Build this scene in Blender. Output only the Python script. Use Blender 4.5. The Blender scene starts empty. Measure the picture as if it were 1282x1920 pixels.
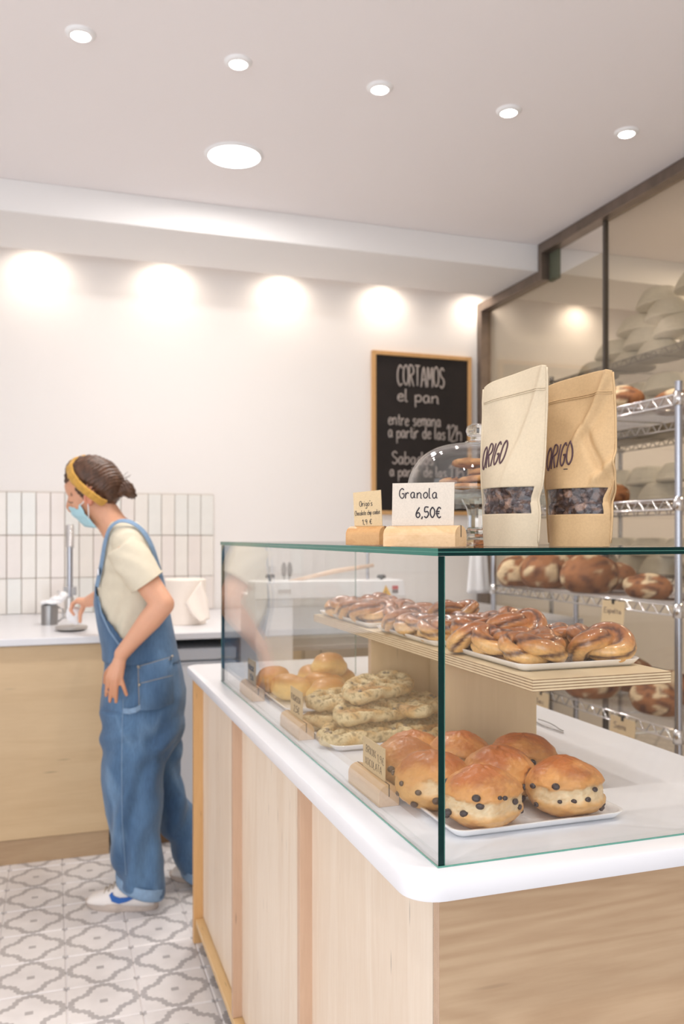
import bpy, bmesh, math, random
from mathutils import Vector, Matrix, noise
random.seed(7)
V = Vector
sc = bpy.context.scene
C = sc.collection

# ---------------------------------------------------------------- camera
F, CX, HY, CH = 1600.0, 641.0, 1006.0, 1.32
TH = math.atan((CX - 100) / F)
SN, CS = math.sin(TH), math.cos(TH)
cam_d = bpy.data.cameras.new('camera')
cam = bpy.data.objects.new('camera', cam_d); C.objects.link(cam)
cam.location = (0, 0, CH); cam.rotation_euler = (math.pi/2, 0, -TH)
cam_d.sensor_fit = 'VERTICAL'; cam_d.sensor_height = 36; cam_d.sensor_width = 24
cam_d.lens = F/1920*36; cam_d.shift_y = (HY-960)/1920
cam_d.clip_start = .05
cam_d.dof.use_dof = True; cam_d.dof.focus_distance = 1.2; cam_d.dof.aperture_fstop = 5.6
sc.camera = cam
sc.view_settings.view_transform = 'Standard'; sc.view_settings.look = 'None'
sc.view_settings.gamma = 1; sc.view_settings.use_curve_mapping = False
sc.view_settings.exposure = 0.30
sc.cycles.use_denoising = True
sc.cycles.max_bounces = 10; sc.cycles.diffuse_bounces = 5; sc.cycles.glossy_bounces = 5
sc.cycles.transmission_bounces = 10; sc.cycles.transparent_max_bounces = 32
sc.cycles.sample_clamp_indirect = 6; sc.cycles.caustics_refractive = False; sc.cycles.caustics_reflective = False

# world: overcast daylight entering through the open shop front behind the camera
w = bpy.data.worlds.new('World'); sc.world = w; w.use_nodes = True
w.node_tree.nodes['Background'].inputs[0].default_value = (.88, .93, 1, 1)
w.node_tree.nodes['Background'].inputs[1].default_value = .8

def area(name, loc, rot, sx, sy, power, col=(1, 1, 1)):
    l = bpy.data.lights.new(name, 'AREA'); l.shape = 'RECTANGLE'; l.size = sx; l.size_y = sy
    l.energy = power; l.color = col
    o = bpy.data.objects.new(name, l); o.location = loc; o.rotation_euler = rot; C.objects.link(o); return o
# shop window daylight (front, behind camera) and the glazed door side on the left
area('shopfront_daylight', (-1.0, -2.3, 1.5), (math.radians(104), 0, 0), 3.0, 2.4, 46, (.90, .95, 1))
area('side_window_daylight', (-2.5, .9, 1.7), (0, math.radians(-90), 0), 2.0, 2.6, 21, (.92, .96, 1))
SPOT_W, WASH_W, PANEL_W, BACK_W = 17, 4.6, 12, 12

# ---------------------------------------------------------------- back-projection
def ray(x, y):
    u = (x-CX)/F; v = (HY-y)/F
    return V((CS*u+SN, -SN*u+CS, v))
def W(x, y, d): return V((0, 0, CH)) + ray(x, y)*d
def onZ(x, y, z): r = ray(x, y); return V((0, 0, CH)) + r*((z-CH)/r.z)
def onY(x, y, yy): r = ray(x, y); return V((0, 0, CH)) + r*(yy/r.y)
def onX(x, y, xx): r = ray(x, y); return V((0, 0, CH)) + r*(xx/r.x)

# ---------------------------------------------------------------- colour + materials
def lin(c):
    return tuple(((v/255)/12.92 if v/255 <= .04045 else ((v/255+.055)/1.055)**2.4) for v in c)
def mixc(a, b, t):
    t = max(0, min(1, t)); return tuple(a[i]*(1-t)+b[i]*t for i in range(3))
def sst(a, b, x):
    t = max(0, min(1, (x-a)/(b-a))); return t*t*(3-2*t)
def N(nt, typ, **kw):
    n = nt.nodes.new(typ)
    for k, v in kw.items():
        if k.startswith('i_'):
            key = k[2:]; key = int(key) if key.isdigit() else key.replace('_', ' ')
            n.inputs[key].default_value = v
        else: setattr(n, k, v)
    return n
def mat(name, col=(200, 200, 200), rough=.5, metal=0, coat=0, coat_r=.1, noise_amt=0, noise_s=30, bump=0, bump_s=200,
        attr=False, trans=0, ior=1.45, emit=None, estr=0, sss=0, sheen=0, stretch=None, spec=.5):
    m = bpy.data.materials.new(name); m.use_nodes = True; nt = m.node_tree
    b = nt.nodes['Principled BSDF']; L = nt.links.new
    c = lin(col)
    b.inputs['Base Color'].default_value = (*c, 1); b.inputs['Roughness'].default_value = rough
    b.inputs['Metallic'].default_value = metal; b.inputs['Coat Weight'].default_value = coat
    b.inputs['Coat Roughness'].default_value = coat_r; b.inputs['Transmission Weight'].default_value = trans
    b.inputs['IOR'].default_value = ior; b.inputs['Sheen Weight'].default_value = sheen
    b.inputs['Specular IOR Level'].default_value = spec
    if sss: b.inputs['Subsurface Weight'].default_value = sss; b.inputs['Subsurface Scale'].default_value = .01
    if emit: b.inputs['Emission Color'].default_value = (*lin(emit), 1); b.inputs['Emission Strength'].default_value = estr
    tc = N(nt, 'ShaderNodeTexCoord'); src = tc.outputs['Object']
    if stretch:
        mp = N(nt, 'ShaderNodeMapping'); mp.inputs['Scale'].default_value = stretch; L(src, mp.inputs[0]); src = mp.outputs[0]
    colsock = None
    if attr:
        a = N(nt, 'ShaderNodeAttribute', attribute_name='Col'); colsock = a.outputs['Color']
    if noise_amt:
        n = N(nt, 'ShaderNodeTexNoise', i_Scale=noise_s, i_Detail=5.0, i_Roughness=.6); L(src, n.inputs['Vector'])
        mr = N(nt, 'ShaderNodeMapRange', i_1=.3, i_2=.7, i_3=1-noise_amt, i_4=1+noise_amt*.6); L(n.outputs['Fac'], mr.inputs[0])
        mx = N(nt, 'ShaderNodeVectorMath', operation='SCALE')
        if colsock: L(colsock, mx.inputs[0])
        else: mx.inputs[0].default_value = c
        L(mr.outputs[0], mx.inputs['Scale']); colsock = mx.outputs[0]
    if colsock: L(colsock, b.inputs['Base Color'])
    if bump:
        n = N(nt, 'ShaderNodeTexNoise', i_Scale=bump_s, i_Detail=4.0); L(src, n.inputs['Vector'])
        bp = N(nt, 'ShaderNodeBump', i_Strength=bump, i_Distance=.002); L(n.outputs['Fac'], bp.inputs['Height'])
        L(bp.outputs[0], b.inputs['Normal'])
    return m
def wood(name, c1, c2, axis='z', s=1.0, rough=.45, fig=1.0, ring=.10, broad=.9):
    """birch veneer: long grain along axis, soft cathedral figure"""
    m = bpy.data.materials.new(name); m.use_nodes = True; nt = m.node_tree; b = nt.nodes['Principled BSDF']; L = nt.links.new
    geo = N(nt, 'ShaderNodeNewGeometry'); mp = N(nt, 'ShaderNodeMapping')
    sc_ = {'x': (.9*s, 9*s, 9*s), 'y': (9*s, .9*s, 9*s), 'z': (9*s, 9*s, .9*s)}[axis]
    mp.inputs['Scale'].default_value = sc_; L(geo.outputs['Position'], mp.inputs[0])
    n1 = N(nt, 'ShaderNodeTexNoise', i_Scale=1.0, i_Detail=3.0, i_Roughness=.5, i_Distortion=.6); L(mp.outputs[0], n1.inputs['Vector'])
    mp2 = N(nt, 'ShaderNodeMapping'); mp2.inputs['Scale'].default_value = tuple(v*7 for v in sc_); L(geo.outputs['Position'], mp2.inputs[0])
    n2 = N(nt, 'ShaderNodeTexNoise', i_Scale=2.0, i_Detail=4.0); L(mp2.outputs[0], n2.inputs['Vector'])
    mu = N(nt, 'ShaderNodeMath', operation='MULTIPLY', i_1=26.0*fig); L(n1.outputs['Fac'], mu.inputs[0])
    si = N(nt, 'ShaderNodeMath', operation='SINE'); L(mu.outputs[0], si.inputs[0])
    a1 = N(nt, 'ShaderNodeMath', operation='MULTIPLY_ADD', i_1=ring, i_2=.25); L(si.outputs[0], a1.inputs[0])
    a2 = N(nt, 'ShaderNodeMath', operation='MULTIPLY_ADD', i_1=.55); L(n2.outputs['Fac'], a2.inputs[0]); L(a1.outputs[0], a2.inputs[2])
    a3 = N(nt, 'ShaderNodeMath', operation='MULTIPLY_ADD', i_1=broad, i_2=-broad/3); L(n1.outputs['Fac'], a3.inputs[0])
    a4 = N(nt, 'ShaderNodeMath', operation='ADD', use_clamp=True); L(a2.outputs[0], a4.inputs[0]); L(a3.outputs[0], a4.inputs[1])
    cr = N(nt, 'ShaderNodeMix', data_type='RGBA'); cr.inputs[6].default_value = (*lin(c1), 1); cr.inputs[7].default_value = (*lin(c2), 1)
    L(a4.outputs[0], cr.inputs[0])
    # small dark mineral streaks and pin knots
    v = N(nt, 'ShaderNodeTexVoronoi', i_Scale=.55); L(mp2.outputs[0], v.inputs['Vector'])
    lt = N(nt, 'ShaderNodeMapRange', i_1=.03, i_2=.10, i_3=.62, i_4=1.0); L(v.outputs['Distance'], lt.inputs[0])
    sm = N(nt, 'ShaderNodeVectorMath', operation='SCALE'); L(cr.outputs[2], sm.inputs[0]); L(lt.outputs[0], sm.inputs['Scale'])
    L(sm.outputs[0], b.inputs['Base Color']); b.inputs['Roughness'].default_value = rough
    return m
def ply_edge(name, axis, pitch=.0045, c1=(226, 204, 168), c2=(150, 118, 84)):
    m = bpy.data.materials.new(name); m.use_nodes = True; nt = m.node_tree; b = nt.nodes['Principled BSDF']; L = nt.links.new
    geo = N(nt, 'ShaderNodeNewGeometry'); sp = N(nt, 'ShaderNodeSeparateXYZ'); L(geo.outputs['Position'], sp.inputs[0])
    mu = N(nt, 'ShaderNodeMath', operation='MULTIPLY', i_1=2*math.pi/pitch); L(sp.outputs['XYZ'.index(axis)], mu.inputs[0])
    si = N(nt, 'ShaderNodeMath', operation='SINE'); L(mu.outputs[0], si.inputs[0])
    no = N(nt, 'ShaderNodeTexNoise', i_Scale=60.0); L(geo.outputs['Position'], no.inputs['Vector'])
    ad = N(nt, 'ShaderNodeMath', operation='ADD'); L(si.outputs[0], ad.inputs[0]); L(no.outputs['Fac'], ad.inputs[1])
    mr = N(nt, 'ShaderNodeMapRange', i_1=.5, i_2=1.2); L(ad.outputs[0], mr.inputs[0])
    cr = N(nt, 'ShaderNodeMix', data_type='RGBA'); cr.inputs[6].default_value = (*lin(c1), 1); cr.inputs[7].default_value = (*lin(c2), 1)
    L(mr.outputs[0], cr.inputs[0]); L(cr.outputs[2], b.inputs['Base Color']); b.inputs['Roughness'].default_value = .6
    return m
def thin_glass(name, tint=(.97, .99, .98), ior=1.5, rough=0.0, haze=None):
    m = bpy.data.materials.new(name); m.use_nodes = True; nt = m.node_tree; L = nt.links.new
    nt.nodes.remove(nt.nodes['Principled BSDF']); out = nt.nodes['Material Output']
    t = N(nt, 'ShaderNodeBsdfTransparent'); t.inputs[0].default_value = (*tint, 1)
    g = N(nt, 'ShaderNodeBsdfGlossy'); g.inputs['Roughness'].default_value = rough
    f = N(nt, 'ShaderNodeFresnel'); f.inputs[0].default_value = ior
    if haze:
        tl = N(nt, 'ShaderNodeBsdfTranslucent'); df = N(nt, 'ShaderNodeBsdfDiffuse'); ad = N(nt, 'ShaderNodeMixShader'); L(tl.outputs[0], ad.inputs[1]); L(df.outputs[0], ad.inputs[2])
        hm_ = N(nt, 'ShaderNodeMixShader'); hm_.inputs[0].default_value = haze; L(t.outputs[0], hm_.inputs[1]); L(ad.outputs[0], hm_.inputs[2]); t = hm_
    # Fresnel of a back face is that of the front face of a thin sheet
    geo = N(nt, 'ShaderNodeNewGeometry')
    io = N(nt, 'ShaderNodeMix', data_type='FLOAT'); io.inputs[2].default_value = ior; io.inputs[3].default_value = 1/ior
    L(geo.outputs['Backfacing'], io.inputs[0])
    L(io.outputs[0], f.inputs[0])
    mx = N(nt, 'ShaderNodeMixShader'); L(f.outputs[0], mx.inputs[0]); L(t.outputs[0], mx.inputs[1]); L(g.outputs[0], mx.inputs[2])
    L(mx.outputs[0], out.inputs[0]); return m

M = {}
M['wall'] = mat('wall_paint', (242, 238, 235), .85, bump=.05, bump_s=60)
M['ceil'] = mat('ceiling_paint', (246, 241, 241), .9)
M['soffit'] = mat('soffit_paint', (238, 236, 235), .85)
M['top'] = mat('solid_surface', (229, 229, 233), .28, spec=.4)
M['plywood_z'] = wood('birch_vertical', (226, 204, 174), (204, 176, 142), 'z')
M['plywood_lit'] = wood('birch_lit_vertical', (240, 228, 212), (222, 202, 180), 'z', 1.3)  # paler copy of the birch, brightness of the lit side panels put into the colour
M['plywood_x'] = wood('birch_horizontal', (212, 185, 152), (162, 130, 98), 'x', .62, fig=4.6, ring=.085, broad=.75)
M['birch_shelf'] = wood('birch_shelf_face', (234, 215, 180), (222, 198, 160), 'y')
M['birch_sup'] = wood('birch_support_face', (228, 202, 164), (212, 184, 144), 'z')
M['cab_x'] = wood('birch_cabinet', (224, 197, 158), (206, 176, 136), 'x', .8)
M['edge_z'] = ply_edge('ply_edge_z', 'Z'); M['edge_y'] = ply_edge('ply_edge_y', 'Y', .0036, (214, 186, 158), (150, 118, 98))
M['edge_x'] = ply_edge('ply_edge_x', 'X')
M['pine'] = wood('maple_block', (233, 202, 162), (204, 164, 118), 'y', 3)
M['oak'] = wood('oak_trim', (222, 180, 128), (204, 158, 104), 'z', 2)
M['glass'] = thin_glass('clear_glass', (.992, .998, .995)); M['glass_edge'] = mat('glass_edge_green', (2, 40, 38), .12, spec=.3); M['glass_edge_m'] = mat('glass_edge_mid', (44, 112, 98), .15, spec=.3)
M['glass_edge2'] = mat('glass_edge_pale', (96, 158, 142), .15, coat=.5)
M['part_glass'] = thin_glass('partition_glass', (.90, .87, .81))
M['dome'] = thin_glass('dome_glass', (.985, .985, .985), 1.55)
M['solidglass'] = thin_glass('pressed_glass', (.90, .93, .91), 1.7, .03, haze=.12)
M['refr'] = mat('facet_glass', (250, 252, 250), .0, trans=1, ior=1.48)
M['steel'] = mat('brushed_steel', (168, 166, 165), .28, metal=1)
M['chrome'] = mat('chrome', (215, 213, 212), .16, metal=1)
M['chrome_d'] = mat('chrome_blue', (176, 178, 186), .25, metal=1)
M['frame'] = mat('raw_steel_frame', (134, 120, 110), .42, metal=.75, noise_amt=.25, noise_s=9)
M['white'] = mat('white_plastic', (244, 244, 245), .3)
M['tray'] = mat('tray_melamine', (246, 246, 248), .22, coat=.3)
M['black'] = mat('black_rubber', (22, 20, 20), .5)
M['kraft_l'] = mat('kraft_paper_pale', (205, 189, 163), .7, noise_amt=.06, noise_s=300, bump=.12, bump_s=90)
M['kraft_d'] = mat('kraft_paper', (196, 164, 122), .7, noise_amt=.07, noise_s=300, bump=.12, bump_s=90)
M['card_g'] = mat('grey_card', (208, 197, 184), .9, noise_amt=.08, noise_s=400)
M['card_k'] = mat('kraft_card', (212, 188, 150), .9, noise_amt=.08, noise_s=400)
M['ink'] = mat('ink', (48, 44, 52), .6); M['ink_b'] = mat('brown_ink', (84, 60, 66), .6)
M['chalk'] = mat('chalk', (176, 166, 160), .95); M['board'] = mat('blackboard', (34, 28, 27), .75, noise_amt=.3, noise_s=5)
M['choc'] = mat('chocolate', (58, 42, 40), .35, coat=.3)
M['olive'] = mat('olive', (108, 98, 84), .45, coat=.3)
M['roll'] = mat('glazed_dough', attr=True, rough=.34, coat=.8, coat_r=.12, noise_amt=.22, noise_s=120, bump=.28, bump_s=200)
M['bun'] = mat('baked_bun', attr=True, rough=.45, coat=.22, coat_r=.22, noise_amt=.10, noise_s=110, bump=.6, bump_s=150)
M['bread'] = mat('crust', attr=True, rough=.7, noise_amt=.16, noise_s=45, bump=.5, bump_s=90)
M['herb'] = mat('herbed_dough', attr=True, rough=.65, noise_amt=.18, noise_s=240, bump=.8, bump_s=220)
M['cookie'] = mat('cookie', attr=True, rough=.8, noise_amt=.18, noise_s=160, bump=.8, bump_s=200)
M['basket'] = mat('banneton_pulp', (242, 238, 228), .85, noise_amt=.10, noise_s=40, stretch=(1, 1, 6))
M['skin'] = mat('skin', attr=True, rough=.5, sss=.12, noise_amt=.05, noise_s=14)
M['hair'] = mat('brown_hair', (92, 64, 48), .40, noise_amt=.6, noise_s=60, stretch=(1, 1, .3), bump=.6, bump_s=220)
M['mustard'] = mat('mustard_knit', (206, 158, 72), .85, noise_amt=.16, noise_s=90, bump=.8, bump_s=260, sheen=.2)
M['shirt'] = mat('beige_shirt', (222, 213, 192), .9, noise_amt=.04, noise_s=30, bump=.2, bump_s=500)
M['denim'] = mat('denim', (84, 116, 150), .85, attr=True, noise_amt=.2, noise_s=60, stretch=(3, 3, .5), bump=.35, bump_s=600, sheen=.15)
M['denim_l'] = mat('denim_light', (132, 160, 190), .85, noise_amt=.12, noise_s=80)
M['stitch'] = mat('stitching', (178, 168, 150), .8)
M['mask'] = mat('surgical_mask', (176, 216, 228), .85, bump=.3, bump_s=60)
M['shoe'] = mat('white_leather', (238, 232, 228), .5); M['sole'] = mat('worn_sole', (196, 182, 172), .7, noise_amt=.12, noise_s=40)
M['blue'] = mat('shoe_blue', (42, 98, 176), .5); M['lace'] = mat('lace', (190, 176, 160), .8)
M['paper'] = mat('paper_towel', (246, 236, 226), .9, bump=.15, bump_s=120)
M['cloth'] = mat('white_cloth', (242, 242, 244), .9)
M['grout'] = mat('grout', (190, 180, 168), .9)
M['tile1'] = mat('zellige_warm', (240, 235, 228), .12, noise_amt=.03, noise_s=9, bump=.25, bump_s=14)
M['tile2'] = mat('zellige_cool', (237, 236, 231), .12, noise_amt=.03, noise_s=9, bump=.25, bump_s=14)
M['tile3'] = mat('zellige_rose', (238, 230, 224), .12, noise_amt=.03, noise_s=9, bump=.25, bump_s=14)
M['dark'] = mat('dark_void', (30, 26, 24), .8); M['appl'] = mat('appliance_white', (226, 229, 234), .35)
M['fridge'] = mat('stainless_door', (168, 158, 146), .4, metal=.35)
M['yellow'] = mat('warning_yellow', (238, 184, 40), .5); M['red'] = mat('label_red', (206, 84, 84), .5)
M['granola'] = mat('dark_granola', attr=True, rough=.55, coat=.2, noise_amt=.4, noise_s=220, bump=.8, bump_s=300)
M['film'] = thin_glass('bag_film', (.93, .92, .95), 1.6, .12)
M['lamp'] = mat('lamp_emitter', (255, 255, 255), .5, emit=(255, 246, 236), estr=26)
M['lamp2'] = mat('panel_emitter', (255, 255, 255), .5, emit=(255, 252, 248), estr=6)
M['oat'] = mat('oats', (222, 190, 140), .8, noise_amt=.3, noise_s=90)

def floor_pattern():
    m = bpy.data.materials.new('cement_tile'); m.use_nodes = True; nt = m.node_tree; b = nt.nodes['Principled BSDF']; L = nt.links.new
    def MA(op, a, bb=None, c=None):
        n = N(nt, 'ShaderNodeMath', operation=op)
        for i, s in enumerate((a, bb, c)):
            if s is None: continue
            if isinstance(s, (int, float)): n.inputs[i].default_value = s
            else: L(s, n.inputs[i])
        return n.outputs[0]
    geo = N(nt, 'ShaderNodeNewGeometry'); sp = N(nt, 'ShaderNodeSeparateXYZ'); L(geo.outputs['Position'], sp.inputs[0])
    u = MA('SUBTRACT', MA('FRACT', MA('MULTIPLY', MA('SUBTRACT', sp.outputs[0], TX0), 1/TS)), .5)
    v = MA('SUBTRACT', MA('FRACT', MA('MULTIPLY', MA('SUBTRACT', sp.outputs[1], TY0), 1/TS)), .5)
    au, av = MA('ABSOLUTE', u), MA('ABSOLUTE', v)
    s = MA('ADD', au, av)
    # position along the diagonal, 0 at edge midpoints, 1/2 in the middle of each side
    t = MA('SUBTRACT', au, av)
    wob = MA('MULTIPLY', MA('COSINE', MA('MULTIPLY', t, 4*math.pi)), -.034)
    d = MA('ABSOLUTE', MA('SUBTRACT', MA('SUBTRACT', s, .5), wob))
    notch = MA('MULTIPLY', MA('COSINE', MA('MULTIPLY', t, 16*math.pi)), .018)
    band = MA('LESS_THAN', d, MA('ADD', .066, notch))
    sq = MA('MULTIPLY', MA('LESS_THAN', au, .055), MA('LESS_THAN', av, .045))
    cor = MA('MULTIPLY', MA('GREATER_THAN', au, .455), MA('GREATER_THAN', av, .455))
    g = MA('MAXIMUM', MA('MAXIMUM', band, sq), cor)
    no = N(nt, 'ShaderNodeTexNoise', i_Scale=14.0, i_Detail=5.0); L(geo.outputs['Position'], no.inputs['Vector'])
    mr = N(nt, 'ShaderNodeMapRange', i_1=.3, i_2=.7, i_3=.93, i_4=1.03); L(no.outputs['Fac'], mr.inputs[0])
    cr = N(nt, 'ShaderNodeMix', data_type='RGBA'); cr.inputs[6].default_value = (*lin((233, 229, 228)), 1); cr.inputs[7].default_value = (*lin((184, 180, 180)), 1)
    L(g, cr.inputs[0]); sm = N(nt, 'ShaderNodeVectorMath', operation='SCALE'); L(cr.outputs[2], sm.inputs[0]); L(mr.outputs[0], sm.inputs['Scale'])
    L(sm.outputs[0], b.inputs['Base Color']); b.inputs['Roughness'].default_value = .38
    return m
TS = .2
_c = onZ(67.4, 1644, 0); TX0, TY0 = _c.x-.1, _c.y-.1
TX0 -= TS*20; TY0 -= TS*20
M['floor'] = floor_pattern()

# ---------------------------------------------------------------- mesh builder
class MB:
    def __init__(s): s.v = []; s.f = []; s.m = []; s.uv = []
    def add(s, vs, fs, mi=0):
        o = len(s.v); s.v += [V(p) for p in vs]; s.f += [tuple(i+o for i in f) for f in fs]; s.m += [mi]*len(fs); return s
    def box(s, lo, hi, mi=0, axis_mi=None):
        x0, y0, z0 = lo; x1, y1, z1 = hi
        vs = [(x0,y0,z0),(x1,y0,z0),(x1,y1,z0),(x0,y1,z0),(x0,y0,z1),(x1,y0,z1),(x1,y1,z1),(x0,y1,z1)]
        fs = [(0,3,2,1),(4,5,6,7),(0,1,5,4),(2,3,7,6),(1,2,6,5),(3,0,4,7)]
        o = len(s.f); s.add(vs, fs, mi)
        if axis_mi:
            for k, a in enumerate((2,2,1,1,0,0)): s.m[o+k] = axis_mi[a]
        return s
    def obox(s, c, ax, ay, az, mi=0):
        c = V(c); ax, ay, az = V(ax), V(ay), V(az)
        vs = [c+i*ax+j*ay+k*az for k in (-1,1) for i, j in ((-1,-1),(1,-1),(1,1),(-1,1))]
        return s.add(vs, [(0,3,2,1),(4,5,6,7),(0,1,5,4),(2,3,7,6),(1,2,6,5),(3,0,4,7)], mi)
    def rings(s, rings, closed=True, cap=True, mi=0, loop=False):
        n = len(rings[0]); o = len(s.v)
        vs = [p for r in rings for p in r]; fs = []
        R = len(rings)
        for i in range(R if loop else R-1):
            for j in range(n if closed else n-1):
                a = i*n+j; b = i*n+(j+1) % n; i2 = (i+1) % R
                fs.append((a, b, i2*n+(j+1) % n, i2*n+j))
        if cap and not loop:
            fs.append(tuple(reversed(range(n)))); fs.append(tuple((R-1)*n+j for j in range(n)))
        return s.add(vs, fs, mi)
    def tube(s, pts, r, n=8, cap=True, mi=0, loop=False, flat=1.0):
        pts = [V(p) for p in pts]; k = len(pts); rs = r if isinstance(r, (list, tuple)) else [r]*k
        up = None; rr = []
        for i, p in enumerate(pts):
            t = (pts[(i+1) % k]-pts[i-1]) if loop else (pts[min(i+1, k-1)]-pts[max(i-1, 0)])
            t = t.normalized() if t.length > 1e-9 else V((0, 0, 1))
            if up is None: up = t.orthogonal().normalized()
            up = (up-t*up.dot(t)); up = up.normalized() if up.length > 1e-6 else t.orthogonal().normalized()
            b = t.cross(up)
            rr.append([p+(up*math.cos(a)+b*math.sin(a)*flat)*rs[i] for a in [2*math.pi*j/n for j in range(n)]])
        return s.rings(rr, cap=cap, mi=mi, loop=loop)
    def loft(s, rr, n=24, mi=0, cap=True):
        """rr: (center, A, B[, power]) elliptical rings"""
        out = []
        for q in rr:
            c, A, B = V(q[0]), V(q[1]), V(q[2]); pw = q[3] if len(q) > 3 else 1
            ring = []
            for j in range(n):
                a = 2*math.pi*j/n; ca, sa = math.cos(a), math.sin(a)
                ring.append(c+A*math.copysign(abs(ca)**pw, ca)+B*math.copysign(abs(sa)**pw, sa))
            out.append(ring)
        return s.rings(out, cap=cap, mi=mi)
    def lathe(s, prof, c=(0,0,0), n=32, mi=0, cap=True, sx=1, sy=1, rib=None):
        c = V(c); rr = []
        for r, z in prof:
            rr.append([c+V((r*sx*math.cos(a), r*sy*math.sin(a), z)) for a in [2*math.pi*j/n for j in range(n)]])
        return s.rings(rr, cap=cap, mi=mi)
    def ell(s, c, r, rot=None, n=20, mi=0):
        c = V(c); rr = []; h = n//2
        for i in range(1, h):
            a = math.pi*i/h; ring = []
            for j in range(n):
                b = 2*math.pi*j/n
                p = V((r[0]*math.sin(a)*math.cos(b), r[1]*math.sin(a)*math.sin(b), -r[2]*math.cos(a)))
                ring.append(c+(rot @ p if rot else p))
            rr.append(ring)
        return s.rings(rr, mi=mi)
    def cap_(s, p0, r0, p1, r1, n=14, mi=0):
        p0, p1 = V(p0), V(p1); t = (p1-p0).normalized(); u = t.orthogonal().normalized(); b = t.cross(u); rr = []
        for k in range(1, 5):
            a = math.pi/2*k/4; rr.append((p0-t*r0*math.cos(a), r0*math.sin(a)))
        for k in range(0, 4):
            a = math.pi/2*k/4; rr.append((p1+t*r1*math.sin(a), r1*math.cos(a)))
        return s.rings([[c+(u*math.cos(q)+b*math.sin(q))*r for q in [2*math.pi*j/n for j in range(n)]] for c, r in rr], mi=mi)
    def chain(s, pts, n=14):
        for (a, ra), (b, rb) in zip(pts, pts[1:]): s.cap_(a, ra, b, rb, n)
        return s
    def prism(s, poly, axis_vec, mi=0):
        """poly: list of 3D points, extruded by axis_vec"""
        n = len(poly); a = V(axis_vec)
        vs = [V(p) for p in poly]+[V(p)+a for p in poly]
        fs = [tuple(reversed(range(n))), tuple(range(n, 2*n))]+[(i, (i+1) % n, n+(i+1) % n, n+i) for i in range(n)]
        return s.add(vs, fs, mi)
    def mesh(s, name, smooth=False, bevel=0, seg=2, colf=None, off=None, fix=True):
        me = bpy.data.meshes.new(name)
        vs = [p-off for p in s.v] if off else s.v
        me.from_pydata([tuple(p) for p in vs], [], s.f)
        for p, mi in zip(me.polygons, s.m): p.material_index = mi
        if bevel or fix:
            bm = bmesh.new(); bm.from_mesh(me)
            if fix: bmesh.ops.recalc_face_normals(bm, faces=bm.faces)
            if bevel:
                ed = [e for e in bm.edges if len(e.link_faces) == 2 and e.calc_face_angle(0) > .6]
                bmesh.ops.bevel(bm, geom=ed, offset=bevel, segments=seg, profile=.5, affect='EDGES')
            bm.to_mesh(me); bm.free()
        if smooth:
            me.polygons.foreach_set('use_smooth', [True]*len(me.polygons))
        if colf: paint(me, colf)
        return me
def paint(me, colf):
    at = me.color_attributes.get('Col') or me.color_attributes.new('Col', 'FLOAT_COLOR', 'POINT')
    buf = []
    for v in me.vertices:
        c = colf(v.co, v.normal); buf += [c[0], c[1], c[2], 1]
    at.data.foreach_set('color', buf)
def link(name, me, mats, parent=None):
    o = bpy.data.objects.new(name, me); C.objects.link(o)
    mats = mats if isinstance(mats, (list, tuple)) else [mats]
    if not me.materials:
        for m in mats: me.materials.append(m)
    if parent: o.parent = parent
    return o
def autosmooth(me, ang=.6):
    bm = bmesh.new(); bm.from_mesh(me)
    for e in bm.edges:
        e.smooth = not (len(e.link_faces) == 2 and e.calc_face_angle(0) > ang)
    for f in bm.faces: f.smooth = True
    bm.to_mesh(me); bm.free()
def ob(name, mb, m, parent=None, world=False, smooth=False, bevel=0, seg=2, colf=None, auto=False, fix=True):
    off = root_loc(parent) if (world and parent) else None
    me = mb.mesh(name, smooth, bevel, seg, colf, off, fix)
    if auto: autosmooth(me)
    return link(name, me, m, parent)
def root_loc(p):
    l = V((0, 0, 0))
    while p: l = l+V(p.location); p = p.parent
    return l
def tag(o, label=None, cat=None, group=None, kind=None):
    if label: o['label'] = label
    if cat: o['category'] = cat
    if group: o['group'] = group
    if kind: o['kind'] = kind
    return o
def thing(name, label, cat, loc=(0, 0, 0), rz=0, group=None):
    o = bpy.data.objects.new(name, None); C.objects.link(o); o.empty_display_size = .05
    o.location = loc; o.rotation_euler = (0, 0, rz); return tag(o, label, cat, group)
def copy_tree(o, parent=None):
    c = o.copy(); C.objects.link(c)
    if parent: c.parent = parent
    for ch in [x for x in o.children]: copy_tree(ch, c)
    return c
def remesh(mb, voxel, smooth_it=4, name='blob', fac=.5):
    me = mb.mesh(name, fix=True); o = bpy.data.objects.new('tmp', me); C.objects.link(o)
    r = o.modifiers.new('r', 'REMESH'); r.mode = 'VOXEL'; r.voxel_size = voxel
    if smooth_it:
        s = o.modifiers.new('s', 'SMOOTH'); s.factor = fac; s.iterations = smooth_it
    dg = bpy.context.evaluated_depsgraph_get(); dg.update()
    ne = bpy.data.meshes.new_from_object(o.evaluated_get(dg), depsgraph=dg)
    bpy.data.objects.remove(o); bpy.data.meshes.remove(me)
    ne.name = name; ne.polygons.foreach_set('use_smooth', [True]*len(ne.polygons)); return ne
def displace(me, fn):
    me.update()
    ns = [v.normal.copy() for v in me.vertices]
    for v, n in zip(me.vertices, ns): v.co += n*fn(v.co, n)
    me.update()
def shift_mesh(me, off):
    for v in me.vertices: v.co -= off
    me.update()
def fb(p, s, o=3):
    return noise.fractal(V(p)*s, 1.0, 2.0, o)

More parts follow.
